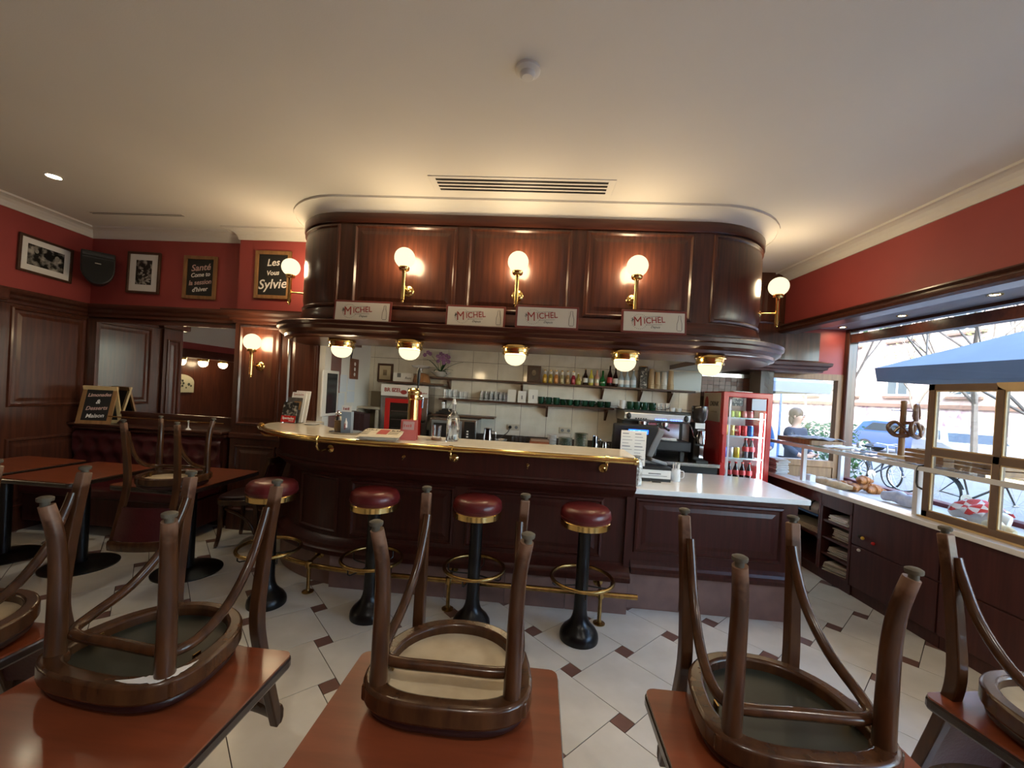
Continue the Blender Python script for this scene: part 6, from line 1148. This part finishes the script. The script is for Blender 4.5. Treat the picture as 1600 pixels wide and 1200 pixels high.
# ---- shrub with white flowers
sh = thing('flowering_shrub', 'green shrub with small white flowers outside the return window', 'shrub', (5.6, 7.25, GZ)); rnd = random.Random(4); l = M(); f = M()
for _ in range(900):
    c = Vector((rnd.uniform(-.36, .36), rnd.uniform(-.36, .36), .55+rnd.uniform(0, .95))); s = rnd.uniform(.03, .06); n1 = Vector((rnd.uniform(-1, 1), rnd.uniform(-1, 1), rnd.uniform(-.3, 1))).normalized(); n2 = n1.orthogonal().normalized(); l._add([c-n1*s, c+n2*s*.5, c+n1*s, c-n2*s*.5], [(0, 1, 2, 3)])
for _ in range(60): c = (rnd.uniform(-.38, .38), rnd.uniform(-.4, .2), .65+rnd.uniform(0, .6)); f.ball(c, .025, 6, 4)
l.obj('foliage', LEAFG, sh, kind='stuff', recalc=False); f.obj('blossoms', CERAM, sh, kind='stuff'); M().lathe([(.002, 0), (.20, 0), (.26, .55), (.22, .55), (.002, .5)], 20).obj('planter', GREYP, sh, smooth=True); M().cyl((0, 0, .4), (0, 0, 1.1), .02, n=6).obj('stem', BARK, sh)
tag(M().cyl((0, 0, 0), (0, 0, 2.6), .03, n=10).box((0, 0, 2.35), (.5, .03, .16)).obj('street_sign', mat('blue_sign', (.04, .12, .35), .5), loc=(7.4, 11.5, GZ)), 'blue street sign on a thin post outside the return window', 'sign')
# ---- people outside
def skin_mesh(name, V, E, R, m_, parent, sub=2, root=0):
    me = bpy.data.meshes.new(name); me.from_pydata([tuple(v) for v in V], E, []); o = bpy.data.objects.new(name, me); COL.objects.link(o); o.parent = parent
    md = o.modifiers.new('skin', 'SKIN'); md.use_smooth_shade = True
    if not me.skin_vertices: raise RuntimeError('no skin layer')
    for i, r in enumerate(R):
        r = r if isinstance(r, tuple) else (r, r); me.skin_vertices[0].data[i].radius = r; me.skin_vertices[0].data[i].use_root = (i == root)
    sb = o.modifiers.new('sub', 'SUBSURF'); sb.levels = sb.render_levels = sub; me.materials.append(m_); return o
def person(label, loc, rz, coat, hairm, cap=None, tilt=.0):
    t = thing('person', label, 'person', loc, rz)      # faces -y
    V = [(0, 0, .95), (0, .01, 1.12), (0, .01, 1.32), (0, .0, 1.43), (0, -.005, 1.50), (0, -.02, 1.57), (0, -.025, 1.64)]; R = [(.16, .12), (.14, .105), (.17, .115), (.075, .065), (.055, .055), (.078, .088), (.070, .082)]
    E = [(k, k+1) for k in range(6)]
    for s in (-1, 1):
        b = len(V); V += [(s*.18, .0, 1.37), (s*.24, .02, 1.12), (s*.18, -.18, .98), (s*.10, -.27, 1.0)]; R += [.058, .046, .036, .030]; E += [(2, b), (b, b+1), (b+1, b+2), (b+2, b+3)]
        for f, (dx, dz) in enumerate(((-.03, .02), (-.01, .03), (.012, .025), (.03, .015), (.0, -.035))): V.append((s*(.10-dx*.3)-s*.05, -.29-.03*(f != 4), 1.0+dz)); R.append(.010); E.append((b+3, len(V)-1))
        b = len(V); V += [(s*.09, 0, .86), (s*.10, -.01, .48), (s*.10, .02, .09), (s*.11, -.12, .04)]; R += [.095, .062, .045, .035]; E += [(0, b), (b, b+1), (b+1, b+2), (b+2, b+3)]
    bd = skin_mesh('body', V, E, R, SKIN, t)
    V2 = [V[0], V[1], V[2], (0, .0, 1.41), (0, 0, .78)]; R2 = [(.185, .145), (.165, .13), (.195, .14), (.10, .095), (.19, .15)]; E2 = [(0, 1), (1, 2), (2, 3), (0, 4)]
    for s in (-1, 1): b = len(V2); V2 += [(s*.185, .0, 1.365), (s*.245, .02, 1.12), (s*.19, -.16, .985)]; R2 += [.078, .066, .052]; E2 += [(2, b), (b, b+1), (b+1, b+2)]
    skin_mesh('coat', V2, E2, R2, coat, t)
    V3 = [(0, 0, .93)]; R3 = [(.165, .125)]; E3 = []
    for s in (-1, 1): b = len(V3); V3 += [(s*.09, 0, .86), (s*.10, -.01, .48), (s*.10, .02, .10)]; R3 += [.108, .078, .062]; E3 += [(0, b), (b, b+1), (b+1, b+2)]
    skin_mesh('trousers', V3, E3, R3, NAVY, t)
    hr_ = M(); hr_.ball((0, .018, 1.645), .105, 18, 12, (.92, .98, 1.0)); hr_.ball((0, .06, 1.55), .085, 14, 10, (1.05, .6, 1.2)); hr_.obj('hair', cap or hairm, t, smooth=2)
    M().ball((0, -.105, 1.595), .014, 10, 8, (.8, 1.2, 1.3)).obj('nose', SKIN, t, smooth=2)
    for s in (-1, 1): M().ball((s*.030, -.098, 1.62), .009, 8, 6).obj('eye', INK, t); M().ball((s*.082, -.01, 1.60), .02, 8, 6, (.4, .8, 1.3)).obj('ear', SKIN, t, smooth=2)
    M().ball((0, -.098, 1.555), .018, 8, 6, (1.3, .35, .35)).obj('mouth', mat('lip', (.40, .14, .12), .5), t)
    return t
person('person with brown hair in a dark navy coat outside the return window', (4.62, 6.75, GZ), .5, NAVY, HAIR); person('person in a blue jacket and blue cap beyond the drinks cooler', (4.42, 7.5, GZ), -.3, BLUEC, HAIR, mat('blue_cap', (.05, .13, .36), .7))
